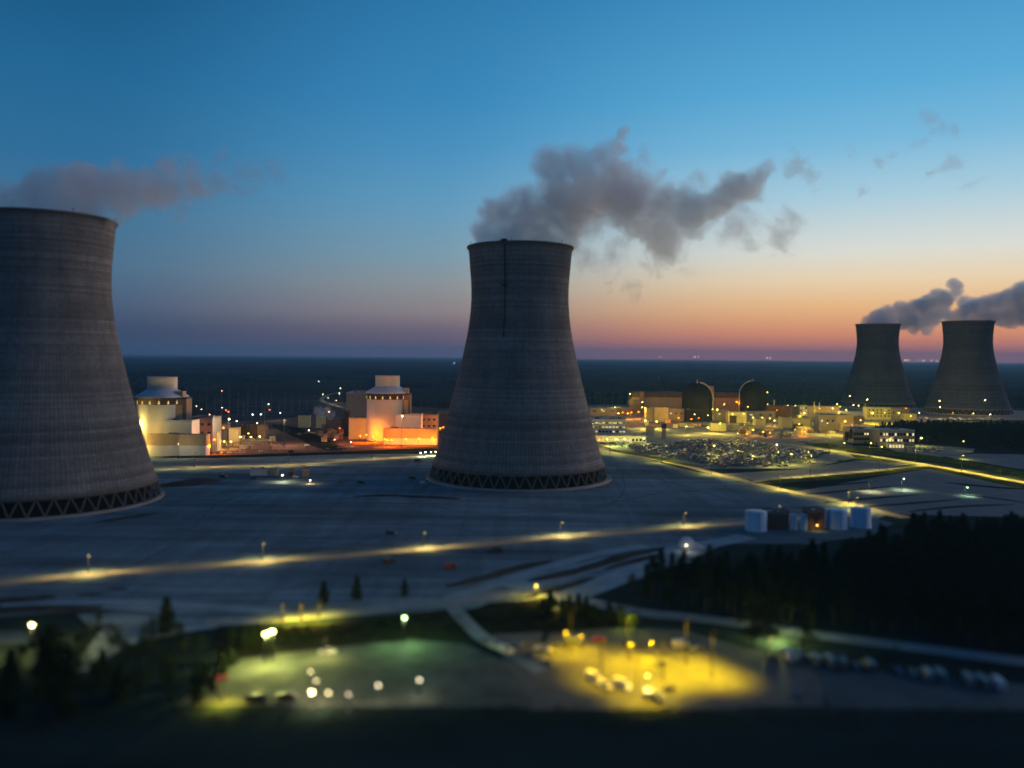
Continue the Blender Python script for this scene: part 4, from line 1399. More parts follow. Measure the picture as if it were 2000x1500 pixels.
# middle unit
for i, (hx, hy, by, c, pw, bl, lb) in enumerate([
    (716, 849, 864, O_, 30000, 13, 'orange lamp left of the orange lit reactor wall'),
    (730, 852, 864.5, O_, 34000, 12, 'orange lamp at the foot of the orange lit reactor'),
    (704, 851, 866, O_, 16000, 9, 'orange lamp in front of the low orange lit building'),
    (752, 857, 872, O_, 14000, 10, 'orange lamp at the left end of the orange annex'),
    (757, 859, 873, O_, 12000, 10, 'orange lamp close beside the one at the annex end'),
    (765, 859, 872, O_, 14000, 10, 'third orange lamp from the left along the orange annex'),
    (793, 857, 871, O_, 13000, 9, 'orange lamp below the tall lamp post on the annex'),
    (819, 856, 871, O_, 13000, 9, 'orange lamp right of the tall post along the annex'),
    (845, 855, 870, O_, 13000, 9, 'rightmost orange lamp along the orange annex'),
    (860, 836, 864, O_, 20000, 8, 'orange lamp beside the middle cooling tower'),
    (866, 834, 862, O_, 14000, 8, 'second orange lamp beside the middle cooling tower'),
    (786, 812, 878, (1, .52, .2), 40000, 6, 'tall lamp post in front of the orange annex'),
    (643, 804, 832, (1, .6, .35), 4000, 8, 'pinkish lamp in the steam puff by the cubes'),
    (604, 840, 846, (1, .85, .4), 2500, 6, 'low white lamp beside the pale cube'),
    (664, 836, 846, O_, 5000, 3, 'dim orange lamp by the dark low shed'),
    (665, 758, 776, (1, .9, .6), 3000, 8, 'upper white lamp by the bend of the far road'),
    (663, 768, 786, (1, .9, .5), 6000, 10, 'bright yellow white lamp by the bend of the far road'),
    (641, 777, 790, (1, .9, .5), 5000, 5, 'yellow white lamp right of the greenish one on the far road'),
    (631, 770, 784, (.9, 1, .4), 4000, 6, 'greenish lamp at the left end of the far road bend'),
    (657, 782, 793, (1, .9, .5), 4000, 4, 'small white lamp under the bright one on the far road'),
    (623, 745, 760, (1, .95, .8), 2000, 7, 'lone white lamp in the dark woods above the far road'),
    (654, 858, 868, (1, .5, .3), 2500, 4, 'faint pink lamp on the clay left of the middle reactor'),
    (686, 863, 872, (1, .7, .4), 2500, 4, 'faint lamp on the clay below the low orange building'),
    (822, 884, 892, (.95, 1, .5), 4500, 6, 'left lamp of the lit cluster at the foot of the middle tower'),
    (831, 882, 892, (.95, 1, .6), 4500, 6, 'second lamp of the lit cluster at the foot of the middle tower'),
    (842, 882, 890, (.95, 1, .5), 4500, 6, 'third lamp of the lit cluster at the foot of the middle tower'),
    (851, 882, 890, (.95, 1, .5), 3500, 6, 'lamp of the cluster nearest the middle tower shell'),
]):
    lamp_px(hx, hy, by, lb, c, pw * 1.15, 'lamps around the middle reactor', bulb=bl * (2.0 if c[1] > .45 else .75), br=.85 if c[1] > .45 else 1.25, spot=False)
# right plant
for i, (hx, hy, by, c, pw, bl, lb) in enumerate([
    (1230, 769, 808, W_, 9000, 8, 'tall lamp at the left end of the long brown hall'),
    (1254, 785, 820, W_, 16000, 9, 'tall lamp in front of the left end of the long hall'),
    (1254, 795, 822, W_, 6000, 5, 'lower lamp under the tall one by the long hall'),
    (1260, 821, 838, (1, .86, .42), 26000, 16, 'left one of two brilliant floodlights before the yellow block'),
    (1282, 823, 838, (1, .86, .42), 26000, 16, 'right one of two brilliant floodlights before the yellow block'),
    (1260, 811, 830, O_, 9000, 6, 'orange lamp above the left brilliant floodlight'),
    (1216, 805, 818, O_, 9000, 7, 'leftmost orange lamp of the row by the long hall'),
    (1226, 807, 818, (1, .6, .1), 7000, 5, 'small lamp between orange ones by the long hall'),
    (1233, 805, 818, O_, 9000, 7, 'middle orange lamp of the row by the long hall'),
    (1247, 804, 818, O_, 11000, 8, 'right orange lamp of the row by the long hall'),
    (1325, 816, 828, O_, 12000, 8, 'orange lamp on the grey block left of the dome'),
    (1350, 818, 829, O_, 4000, 7, 'orange lamp at the foot of the left dome'),
    (1364, 816, 829, O_, 3000, 4, 'second orange lamp at the foot of the left dome'),
    (1356, 809, 828, W_, 1500, 6, 'pale lamp in front of the left dome'),
    (1382, 811, 830, (1, .82, .4), 7000, 5, 'pale lamp right of the foot of the left dome'),
    (1391, 799, 826, (1, .6, .3), 5000, 5, 'small orange lamp right of the left dome'),
    (1400, 800, 834, W_, 8000, 11, 'bright white lamp between the domes'),
    (1414, 789, 815, (1, .5, .2), 4000, 6, 'small orange lamp between the domes'),
    (1438, 785, 812, O_, 9000, 26, 'large orange glow against the right dome'),
    (1460, 794, 815, (1, .55, .2), 5000, 6, 'orange lamp in front of the right dome'),
    (1498, 766, 806, W_, 7000, 8, 'tall lamp right of the right dome'),
    (1498, 789, 808, W_, 4000, 4, 'lower lamp right of the right dome'),
    (1382, 834, 846, (1, .82, .35), 20000, 4, 'lamp lighting the yellow shed by the cars'),
    (1406, 826, 848, (1, .80, .3), 22000, 2, 'lamp post before the bright yellow shed'),
    (1430, 808, 832, (1, .82, .2), 20000, 3, 'lamp on the yellow warehouse corner'),
    (1452, 808, 832, (1, .82, .2), 20000, 3, 'lamp at the right corner of the yellow warehouse'),
    (1470, 815, 826, (1, .85, .5), 6000, 5, 'left lamp along the long greenish block'),
    (1488, 815, 826, (1, .85, .5), 6000, 5, 'right lamp along the long greenish block'),
    (1503, 817, 832, (1, .65, .3), 7000, 7, 'orange white lamp below the right dome block'),
    (1512, 821, 832, (1, .6, .3), 5000, 5, 'orange lamp right of the orange white one'),
    (1523, 824, 834, (1, .6, .3), 5000, 5, 'orange lamp left of the grey middle block'),
    (1517, 801, 818, O_, 5000, 5, 'orange lamp on the dark reddish block'),
    (1538, 791, 808, W_, 4000, 5, 'white lamp above the dark reddish block'),
    (1553, 792, 806, (1, .9, .1), 9000, 6, 'yellow lamp left of the solid yellow block'),
    (1570, 806, 822, (1, .78, .06), 30000, 3, 'lamp lighting the solid yellow block'),
    (1600, 797, 812, (1, .7, .2), 16000, 4, 'lamp on the long orange block'),
    (1625, 797, 812, (1, .7, .2), 16000, 4, 'lamp at the right of the long orange block'),
    (1634, 789, 808, W_, 5000, 6, 'white lamp behind the long orange block'),
    (1640, 794, 810, W_, 5000, 4, 'second white lamp behind the long orange block'),
    (1652, 800, 818, W_, 9000, 7, 'white lamp above the pale pair of blocks'),
    (1659, 773, 808, W_, 7000, 9, 'tall white lamp before the left far tower'),
    (1666, 791, 810, W_, 7000, 7, 'left one of two white lamps below the far tower'),
    (1676, 792, 810, W_, 7000, 7, 'right one of two white lamps below the far tower'),
    (1693, 780, 808, W_, 9000, 11, 'brightest tall white lamp below the left far tower'),
    (1560, 828, 846, (1, .85, .35), 18000, 3, 'lamp lighting the pale yellow block'),
    (1615, 826, 850, (1, .85, .35), 22000, 2, 'lamp before the left half of the pale pair'),
    (1650, 822, 850, (1, .75, .15), 26000, 4, 'lamp before the right half of the pale pair'),
    (1458, 847, 855, O_, 5000, 9, 'orange lamp behind the packed car park, leftmost of a row'),
    (1470, 839, 850, (1, .5, .12), 4000, 7, 'orange lamp before the pale square block'),
    (1490, 843, 852, (1, .55, .2), 4000, 6, 'pale orange lamp behind the packed car park'),
    (1503, 845, 853, O_, 5000, 9, 'bright orange lamp behind the packed car park'),
    (1565, 843, 852, O_, 4000, 7, 'left one of two close orange lamps below the yellow block'),
    (1571, 843, 852, O_, 4000, 7, 'right one of two close orange lamps below the yellow block'),
    (1663, 828, 848, R_, 9000, 2, 'reddish lamp at the right corner of the pale pair'),
    (1680, 820, 838, (1, .5, .1), 14000, 3, 'lamp over the orange roofed shed'),
    (1703, 806, 828, (1, .78, .08), 34000, 3, 'left lamp over the bright yellow offices'),
    (1727, 806, 828, (1, .78, .08), 34000, 3, 'right lamp over the bright yellow offices'),
    (1755, 806, 828, (1, .85, .4), 9000, 3, 'lamp before the grey white block'),
    (1778, 812, 828, (1, .75, .15), 14000, 3, 'lamp before the yellow low shed by the wood'),
    (1768, 797, 812, O_, 9000, 4, 'orange lamp on the low roof by the wood'),
    (1834, 783, 818, W_, 7000, 8, 'upper white lamp left of the far right tower'),
    (1835, 795, 820, W_, 7000, 8, 'lower white lamp left of the far right tower'),
    (1923, 781, 816, W_, 9000, 8, 'white lamp in front of the far right tower'),
    (1933, 809, 820, W_, 7000, 5, 'low white lamp at the foot of the far right tower'),
    (1794, 806, 818, (.8, 1, .8), 4000, 4, 'small white lamp between the two far towers'),
    (1860, 806, 822, (1, .7, .45), 12000, 2, 'dim pinkish lamp over the far lot behind the wood'),
    (1900, 807, 824, (1, .7, .45), 12000, 2, 'second dim pinkish lamp over the far lot behind the wood'),
    (1798, 855, 872, (1, .88, .5), 9000, 9, 'white lamp beside the grey office at the wood'),
    (1880, 861, 880, (1, .85, .5), 1200, 1.5, 'faint lamp standing in front of the dark wood'),
    (1648, 865, 876, (1, .9, .5), 2500, 3, 'small lamp on the grass left of the grey office'),
    (1721, 872, 882, (1, .9, .5), 2500, 3, 'small lamp on the grass before the grey office'),
    (1737, 858, 872, (1, .78, .5), 1500, 5, 'lamp on the corner of the grey office wing'),
    (1880, 889, 897, (1, .85, .4), 3500, 2, 'small lamp at the end of the visitor car park'),
    (1700, 865, 878, (1, .85, .25), 4000, 3, 'lamp before the left wing of the grey office'),
    (1170, 858, 872, (1, .22, .05), 9000, 3, 'red orange lamp on the canopy building'),
    (1185, 858, 872, (1, .9, .5), 9000, 8, 'first white lamp along the canopy building'),
    (1203, 857, 872, (.95, 1, .55), 9000, 8, 'second white lamp along the canopy building'),
    (1220, 857, 870, (.95, 1, .55), 9000, 8, 'third white lamp along the canopy building'),
    (1257, 856, 870, (1, .95, .7), 9000, 7, 'white lamp at the right end of the canopy building'),
    (1208, 807, 818, (1, .95, .8), 5000, 6, 'small white lamp above the white office'),
    (1201, 795, 812, (.9, 1, .7), 7000, 5, 'greenish lamp over the low olive block'),
    (1175, 800, 818, (1, .85, .3), 12000, 2, 'lamp over the low olive block'),
    (1300, 868, 890, (1, .85, .5), 10000, 2, 'lamp over the left of the packed car park'),
    (1394, 870, 893, (1, .85, .42), 16000, 5, 'lamp over the middle of the packed car park'),
    (1470, 868, 890, (1, .85, .5), 12000, 1, 'lamp over the right of the packed car park'),
    (1516, 868, 882, (1, .95, .7), 6000, 9, 'bright lamp at the back of the packed car park'),
    (1545, 886, 908, (1, .85, .35), 18000, 2, 'lamp at the right front of the packed car park'),
    (1510, 890, 912, (1, .82, .3), 14000, 2, 'lamp at the front edge of the packed car park'),
    (1340, 832, 850, (1, .85, .4), 16000, 1, 'lamp over the apron before the left dome'),
    (1440, 846, 866, (1, .85, .4), 8000, 1, 'lamp between the grey shed and the cars'),
    (1578, 882, 900, (1, .8, .2), 12000, 1, 'lamp over the right end of the packed car park'),
]):
    bl = .12 if 'packed' in lb and bl <= 2 else bl
    lamp_px(hx, hy, by, lb, (c[0], c[1] * .94, c[2] * (.30 if 'tower' not in lb else .7)), pw * (2.0 if 'packed' not in lb else .9), 'lamps of the right plant', bulb=bl * (2.0 if c[1] > .45 else .75), br=.85 if c[1] > .45 else 1.25, spot=False)

# ------------------------------------------------------------------ switchyard masts
for i, (px, yt, yb) in enumerate([(403, 759, 806), (433, 764, 814), (448, 750, 812), (465, 766, 810), (484, 755, 808), (500, 742, 800), (512, 770, 812), (517, 780, 846), (530, 768, 806), (545, 775, 806),
                                   (556, 764, 804), (570, 772, 806), (585, 768, 802), (420, 772, 808), (476, 776, 812), (390, 768, 804), (600, 774, 804), (704, 742, 790), (822, 780, 806), (836, 782, 806), (850, 780, 806), (874, 764, 800),
                                   (1152, 768, 792), (1164, 766, 794), (1172, 762, 796), (1180, 770, 796), (1196, 768, 796)]):
    p = G(px, yb)
    h = EL(px, yt, p.y).z
    t = empty('switchyard_mast', (p.x, p.y, 0), 'thin grey mast in the dark switchyard behind the reactors' if px < 700 else ('thin grey mast in the trees near the middle reactor' if px < 1000 else 'thin grey mast behind the middle cooling tower, right side'), 'mast', 'thin masts of the switchyards')
    m = MB()
    m.tube((0, 0, 0), (0, 0, h), .32, .16, M_steel, 6)
    m.build('pole', t)
    m = MB()
    m.tube((-3.5, 0, h * .62), (3.5, 0, h * .62), .16, .16, M_steel, 5)
    for s in (-3.2, 0, 3.2):
        m.tube((s, 0, h * .62), (s, 0, h * .62 - 1.6), .12, .12, M_steel, 5)
    m.build('crossarm', t)
    if px == 433:
        m = MB()
        m.ball((0, 0, h + .4), .7, bulb_mat((1, .35, .2), 7), 8)
        m.build('warning_light', t)

# ------------------------------------------------------------------ distant lights on the horizon
for i, (px, py, c, s) in enumerate([(1289, 697, (1, .5, .4), 3), (1357, 696.5, (1, .45, .5), 5), (1364, 696.5, (1, .5, .5), 4), (1498, 699, (1, .9, .8), 3), (1504, 699, (1, .9, .7), 4), (1768, 704, (1, .72, .2), 8), (1774, 704, (1, .66, .25), 6),
                                    (1793, 704, (1, .85, .6), 3), (1804, 704, (1, .85, .6), 5), (1819, 704, (1, .85, .6), 4), (1830, 704, (1, .85, .6), 4), (1840, 704, (1, .8, .6), 5), (887, 709, (.9, .95, 1), 3)]):
    D = 6500.0
    q = EL(px, py, D)
    t = empty('distant_beacon', (q.x, q.y, 0), ['small pink beacon alone on the horizon', 'left one of two pink beacons on the horizon', 'right one of two pink beacons on the horizon', 'left one of two white beacons on the horizon', 'right one of two white beacons on the horizon',
              'left one of two orange beacons between the far towers', 'right one of two orange beacons between the far towers', 'first white beacon of the row between the far towers', 'second white beacon of the row between the far towers',
              'third white beacon of the row between the far towers', 'fourth white beacon of the row between the far towers', 'last white beacon of the row, beside the right far tower', 'bluish beacon just left of the middle cooling tower'][i], 'beacon', 'lights on the far horizon')
    m = MB()
    m.tube((0, 0, 0), (0, 0, q.z), 1.2, .6, M_steel, 5)
    m.build('mast', t)
    m = MB()
    m.ball((0, 0, q.z), 2.6, bulb_mat(c, s * 1.3), 8)
    m.build('lantern', t)

# ------------------------------------------------------------------ vegetation
M_needle = mat('pine_needles', (0.020, 0.032, 0.013), 0.9, 0.45, 0.6, 0.0)
M_leaf = mat('dark_leaves', (0.030, 0.042, 0.014), 0.9, 0.45, 0.6, 0.0)
M_bark = mat('bark', (0.05, 0.038, 0.028), 0.95, 0.3, 2.0, 0.0)


def leafq(mb_, c, s, r_, m, flat=.5):
    d = Vector((r_.uniform(-1, 1), r_.uniform(-1, 1), r_.uniform(-flat, flat)))
    if d.length < .05:
        d = Vector((1, 0, 0))
    d.normalize()
    e = d.cross(Vector((r_.uniform(-.5, .5), r_.uniform(-.5, .5), 1))).normalized()
    a, b = d * s, e * s * r_.uniform(.45, .8)
    mb_.add([c - a, c + b * .9 - a * .2, c + a, c - b * .9 + a * .1], [(0, 1, 2, 3)], m)


def pine_meshes(seed, h=18.0, rad=3.6, base=.28, n=70, mm=None, lf=1.35):
    r_ = random.Random(seed)
    mm = mm or M_needle
    tr = MB()
    tr.tube((0, 0, -.2), (r_.uniform(-.3, .3), r_.uniform(-.3, .3), h * .93), h * .014, h * .003, M_bark, 6)
    cr = MB()
    for i in range(n):
        t = (i + r_.random()) / n
        z = h * (base + (1 - base) * t)
        prof = (1 - t) ** .8 * .92 + .10
        if t < .16:
            prof *= .55 + t * 2.8
        L_ = rad * prof * r_.uniform(.6, 1.2)
        a = i * 2.399 + r_.uniform(-.4, .4)
        d = Vector((math.cos(a), math.sin(a), 0))
        tip = d * L_ + Vector((0, 0, z + L_ * r_.uniform(-.25, .12)))
        if i % 4 == 0:
            tr.tube((0, 0, z), tip * .8 + Vector((0, 0, z * .2)), h * .004, h * .0015, M_bark, 4)
        for k in range(4):
            u = .35 + .65 * k / 3
            c = Vector((0, 0, z)).lerp(tip, u) + Vector((r_.uniform(-.3, .3), r_.uniform(-.3, .3), r_.uniform(-.25, .3))) * h / 18
            leafq(cr, c, lf * h * .040 * r_.uniform(.7, 1.35), r_, mm, .4)
    for k in range(8):
        leafq(cr, Vector((r_.uniform(-.2, .2), r_.uniform(-.2, .2), h * r_.uniform(.93, 1.0))), h * .028, r_, mm, 1.0)
    return tr.mesh('trunk'), cr.mesh('crown')


def broad_meshes(seed, h=9.0, rad=3.4, mm=None, clumps=16, leaves=26):
    r_ = random.Random(seed)
    mm = mm or M_leaf
    tr, cr = MB(), MB()
    tr.tube((0, 0, -.2), (0, 0, h * .45), h * .022, h * .014, M_bark, 6)
    for i in range(clumps):
        a, t = r_.uniform(0, 6.28), r_.random()
        z = h * (.28 + .62 * t)
        rr_ = rad * math.sqrt(max(.05, 1 - (2 * t - .75) ** 2)) * r_.uniform(.25, .85)
        c = Vector((rr_ * math.cos(a), rr_ * math.sin(a), z))
        tr.tube((0, 0, h * r_.uniform(.2, .45)), c, h * .008, h * .003, M_bark, 4)
        q = rad * r_.uniform(.28, .5)
        for k in range(leaves):
            d = Vector((r_.gauss(0, 1), r_.gauss(0, 1), r_.gauss(0, .8))).normalized() * q * r_.uniform(.5, 1.05)
            leafq(cr, c + d, h * .045 * r_.uniform(.6, 1.3), r_, mm, .9)
    return tr.mesh('trunk'), cr.mesh('crown')


PINES = [pine_meshes(100 + i, 18.0, r_, b, 74) for i, (r_, b) in enumerate([(3.6, .22), (4.2, .32), (3.2, .16), (4.4, .38), (3.8, .28)])]
SPRUCE = [pine_meshes(200 + i, 10.0, 2.9, .06, 92, M_leaf, 2.0) for i in range(3)]
BROAD = [broad_meshes(300 + i, 9.0, 3.3 + .3 * i) for i in range(4)]
BUSH = [broad_meshes(400 + i, 3.6, 2.6, None, 10, 20) for i in range(3)]


def plant(kind, x, y, scale, label, group, name='pine_tree', cat='tree', r_=rnd, sz=None):
    tr, cr = kind[r_.randrange(len(kind))]
    t = empty(name, (x, y, 0), label, cat, group, r_.uniform(0, 6.28))
    t.scale = (scale * r_.uniform(.9, 1.12), scale * r_.uniform(.9, 1.12), sz or scale)
    link('trunk', tr, t)
    link('crown', cr, t)
    return t


def inside(p, poly_):
    c = False
    for i in range(len(poly_)):
        (x1, y1), (x2, y2) = poly_[i], poly_[i - 1]
        if (y1 > p[1]) != (y2 > p[1]) and p[0] < (x2 - x1) * (p[1] - y1) / (y2 - y1) + x1:
            c = not c
    return c


def scatter(poly_, step, seed, jit=.45):
    r_ = random.Random(seed)
    x0, x1 = min(p[0] for p in poly_), max(p[0] for p in poly_)
    y0, y1 = min(p[1] for p in poly_), max(p[1] for p in poly_)
    out, y, row = [], y0, 0
    while y < y1:
        x = x0 + (row % 2) * step / 2
        while x < x1:
            p = (x + r_.uniform(-jit, jit) * step, y + r_.uniform(-jit, jit) * step)
            if inside(p, poly_):
                out.append(p)
            x += step
        y += step * .87
        row += 1
    return out


def merged(name, spots, kinds, seed, smin, smax):
    """Many trees in one mesh: only for woods that read as a mass."""
    r_ = random.Random(seed)
    mb_ = MB()
    for x, y in spots:
        tr, cr = kinds[r_.randrange(len(kinds))]
        s, a = r_.uniform(smin, smax), r_.uniform(0, 6.28)
        ca, sa = math.cos(a) * s, math.sin(a) * s
        for me in (tr, cr):
            mb_.add([(x + v.co.x * ca - v.co.y * sa, y + v.co.x * sa + v.co.y * ca, v.co.z * s) for v in me.vertices], [tuple(p.vertices) for p in me.polygons], me.materials[0])
    o = mb_.build(name)
    o['kind'] = 'stuff'
    return o


# the dense pine wood on the right
WOOD = [(54, 316), (74, 336), (98, 353), (125, 360), (150, 371), (170, 392), (182, 410), (200, 424), (230, 434), (262, 442), (300, 446), (300, 300), (220, 256), (182, 268), (153, 282), (128, 292), (103, 302), (72, 312)]
spots = [p for p in scatter(WOOD, 7.4, 5) if p[0] < .645 * p[1] + 6]
# a few thin outliers at the tip of the wood
spots += [(G(px, py).x, G(px, py).y) for px, py in ((1290, 1162), (1312, 1150), (1335, 1145), (1362, 1150), (1385, 1140), (1275, 1175), (1262, 1168))]
spots.sort(key=lambda p: math.hypot(*p) * (1.0 if 0 else 1))
edge = set(sorted(range(len(spots)), key=lambda i: spots[i][1] - .35 * spots[i][0], reverse=True)[:90])
inner = [i for i in range(len(spots)) if i not in edge]
solo = list(edge) + inner[:185]
rest = [spots[i] for i in inner[185:]]
for i in solo:
    x, y = spots[i]
    plant(PINES, x, y, rnd.uniform(.72, 1.05), 'dark pine in the dense wood that fills the lower right corner', 'pines of the dense wood')
if rest:
    merged('pine_wood', rest, PINES, 6, .75, 1.0)

# wood behind the white office
W2 = [G(*p) for p in ((1700, 850), (1740, 845), (1800, 843), (1900, 845), (2060, 848), (2060, 880), (2000, 885), (1900, 876), (1820, 866), (1790, 866), (1745, 852))]
merged('dark_wood', scatter([(p.x, p.y) for p in W2], 7.5, 15), PINES, 16, .65, 1.0)
for px, py, s in ((1652, 868, .8), (1662, 868, 1.0), (1656, 864, .7), (1690, 872, .35), (1705, 874, .4), (1712, 875, .35)):
    p = G(px, py)
    plant(PINES, p.x, p.y, s, 'dark conifer at the left end of the grey office by the wood' if px < 1670 else 'low dark tree in front of the left wing of the grey office', 'trees around the grey office')
for px, py, s in ((1484, 856, .6), (1493, 857, .7), (1526, 857, .8), (1536, 857, .7), (1543, 858, .6)):
    p = G(px, py)
    plant(BROAD, p.x, p.y, s * 1.3, 'dark tree at the back edge of the packed car park', 'trees behind the packed car park', 'broad_tree')

# lone conifers below the front road
for px, py, top, lb in ((632, 1182, 1135, 'leftmost of the three lone conifers below the front road'), (697, 1172, 1126, 'middle one of the three lone conifers below the front road'), (790, 1165, 1130, 'rightmost of the three lone conifers below the front road')):
    p = G(px, py)
    plant(SPRUCE, p.x, p.y, EL(px, top, p.y).z / 10.0, lb, 'lone conifers below the front road', 'conifer')
# dark trees at lower left
for px, py, top in ((325, 1240, 1168), (300, 1262, 1200), (345, 1262, 1215), (190, 1250, 1196), (215, 1275, 1215), (160, 1285, 1235), (90, 1300, 1215), (75, 1340, 1240), (100, 1330, 1225), (20, 1340, 1270), (130, 1345, 1260),
                    (240, 1310, 1250), (280, 1300, 1240), (360, 1285, 1240), (390, 1275, 1240), (320, 1320, 1265), (180, 1370, 1290), (60, 1390, 1300), (10, 1400, 1310), (130, 1400, 1320), (230, 1375, 1300), (275, 1360, 1300), (40, 1310, 1262), (330, 1370, 1310), (-20, 1350, 1270),
                    (380, 1330, 1290), (200, 1340, 1270), (150, 1320, 1262), (110, 1370, 1290)):
    p = G(px, py)
    h = EL(px, top, p.y).z
    if py - top > 60 and px % 3:
        plant(SPRUCE, p.x, p.y, h / 10.0 * 1.02, 'dark conifer in the clump of trees at the lower left', 'dark trees at the lower left', 'conifer')
    else:
        plant(BROAD, p.x, p.y, h / 9.0 * 1.05, 'dark bushy tree in the clump of trees at the lower left', 'dark trees at the lower left', 'broad_tree')
# scrub bank behind the near lot
r2 = random.Random(44)
BANKP = [(p.x, p.y) for p in (G(*q) for q in ((425, 1236), (560, 1242), (680, 1228), (800, 1214), (880, 1200), (915, 1224), (930, 1244), (800, 1246), (640, 1262), (540, 1268), (470, 1280), (415, 1262)))]
for x, y in scatter(BANKP, 5.2, 45):
    plant(BUSH, x, y, r2.uniform(.55, 1.0), 'dark shrub in the scrub bank behind the near lamp lit lot', 'shrubs of the scrub bank', 'shrub', 'shrub')
for px, py, s in ((402, 1340, .7), (432, 1318, .75), (452, 1300, .6), (385, 1372, .8), (415, 1352, .5), (500, 1262, .75), (520, 1270, .6), (548, 1258, .7), (575, 1250, .55), (600, 1250, .6), (650, 1246, .5), (480, 1268, .7), (455, 1262, .6)):
    p = G(px, py)
    plant(SPRUCE, p.x, p.y, s, 'thin dark conifer standing before the yellow lit bank', 'conifers on the scrub bank', 'conifer')
# scrub island and the trees behind the yellow yard
ISL = [(p.x, p.y) for p in (G(*q) for q in ((930, 1198), (965, 1184), (1060, 1180), (1140, 1195), (1235, 1212), (1220, 1226), (1090, 1232), (960, 1236)))]
for x, y in scatter(ISL, 6.5, 47):
    plant(BUSH, x, y, r2.uniform(.45, .95), 'dark shrub on the scrub island behind the yellow yard', 'shrubs of the scrub island', 'shrub', 'shrub')
for px, py, top in ((1075, 1196, 1150), (1112, 1200, 1162), (1145, 1206, 1165), (1190, 1214, 1172), (1130, 1196, 1160), (1160, 1212, 1180), (1060, 1205, 1170), (1098, 1206, 1175)):
    p = G(px, py)
    plant(SPRUCE, p.x, p.y, EL(px, top, p.y).z / 10.0, 'small dark conifer on the scrub island by the yellow globe lamp', 'conifers of the scrub island', 'conifer')
for px, py, top in ((1212, 1226, 1182), (1240, 1230, 1190), (1480, 1262, 1165), (1500, 1270, 1180), (1464, 1258, 1180), (1570, 1275, 1215), (1235, 1150, 1120)):
    p = G(px, py)
    plant(BROAD, p.x, p.y, EL(px, top, p.y).z / 9.0, 'lamp lit bushy tree at the back corner of the yellow yard' if px < 1300 else 'bushy tree between the lit road and the lorry park', 'trees around the yellow yard', 'broad_tree')
for i in range(96):
    px = -20 + i * 21.5 + r2.uniform(-8, 8)
    p = G(px, 1396 + r2.uniform(0, 34))
    plant(BUSH, p.x, p.y, r2.uniform(.7, 1.15), 'dark bush of the thicket along the near edge of the lots', 'bushes along the near edge', 'shrub', 'shrub')
HDG = [(1540, 1262), (1580, 1268), (1620, 1276), (1660, 1281), (1700, 1287), (1740, 1292), (1780, 1297), (1820, 1302), (1860, 1306), (1900, 1311), (1940, 1316), (1980, 1320), (1660, 1264), (1752, 1276), (1560, 1256), (1600, 1272), (1640, 1279), (1680, 1285), (1720, 1290), (1760, 1295), (1840, 1304), (1880, 1309), (1920, 1313), (1960, 1318), (2000, 1322), (1800, 1300)]
for px, py in HDG:
    p = G(px, py)
    plant(BUSH, p.x + r2.uniform(-1, 1), p.y + r2.uniform(-1, 1), r2.uniform(.55, .85), 'dark bush in the hedge behind the parked vans at lower right', 'bushes of the hedge by the vans', 'shrub', 'shrub')

# the far woods: one rough canopy out to the horizon
mb = MB()
rf_ = random.Random(9)
na, nr = 520, 150
vs, fs = [], []
for j in range(nr):
    t = j / (nr - 1)
    D = 1640.0 * (14.0 ** (t ** 1.15))
    for i in range(na):
        a = R(-42 + 84 * i / (na - 1))
        x, y = D * math.tan(a), D
        p = Vector((x, y, 0))
        c = noise.noise(Vector((x * .0011, y * .00055, 3.3))) + .55 * noise.noise(Vector((x * .004, y * .0018, 8.1)))
        front = 1640 + 130 * noise.noise(Vector((x * .003, 0, 5))) + (60 if x > 300 else 0)
        z = -3.0
        if c > -.28 and D > front and math.hypot(x - FT1.x, y - FT1.y) > 95:
            z = rf_.uniform(9, 19) * min(1.0, .55 + (c + .28) * 1.4)
        z += 26.0 * max(0.0, t - .25) * max(0.0, noise.noise(Vector((x * .00022, y * .00018, 1.7))) + .2)
        vs.append((x + rf_.uniform(-.3, .3) * D * .0025, y + rf_.uniform(-.3, .3) * D * .010, z))
for j in range(nr - 1):
    for i in range(na - 1):
        k = j * na + i
        if max(vs[k][2], vs[k + 1][2], vs[k + na][2], vs[k + na + 1][2]) > 0:
            fs.append((k, k + 1, k + na + 1, k + na))
mb.add(vs, fs, mat('forest_canopy', (0.016, 0.029, 0.034), 0.95, 0.8, 0.0030, 0.0, coords='pos'))
tag(mb.build('far_forest'), kind='stuff')

# ------------------------------------------------------------------ vehicles
PAINT = {n: mat('car_paint_' + n, c, .35, 0, 1, .5) for n, c in (('white', (.6, .6, .6)), ('silver', (.17, .20, .21)), ('grey', (.10, .105, .11)), ('black', (.02, .02, .022)), ('blue', (.035, .07, .16)), ('red', (.36, .025, .02)))}
M_tyre = mat('tyre_rubber', (.015, .015, .015), .9)
M_rim = mat('wheel_rim', (.25, .25, .25), .4, 0, 1, .5)


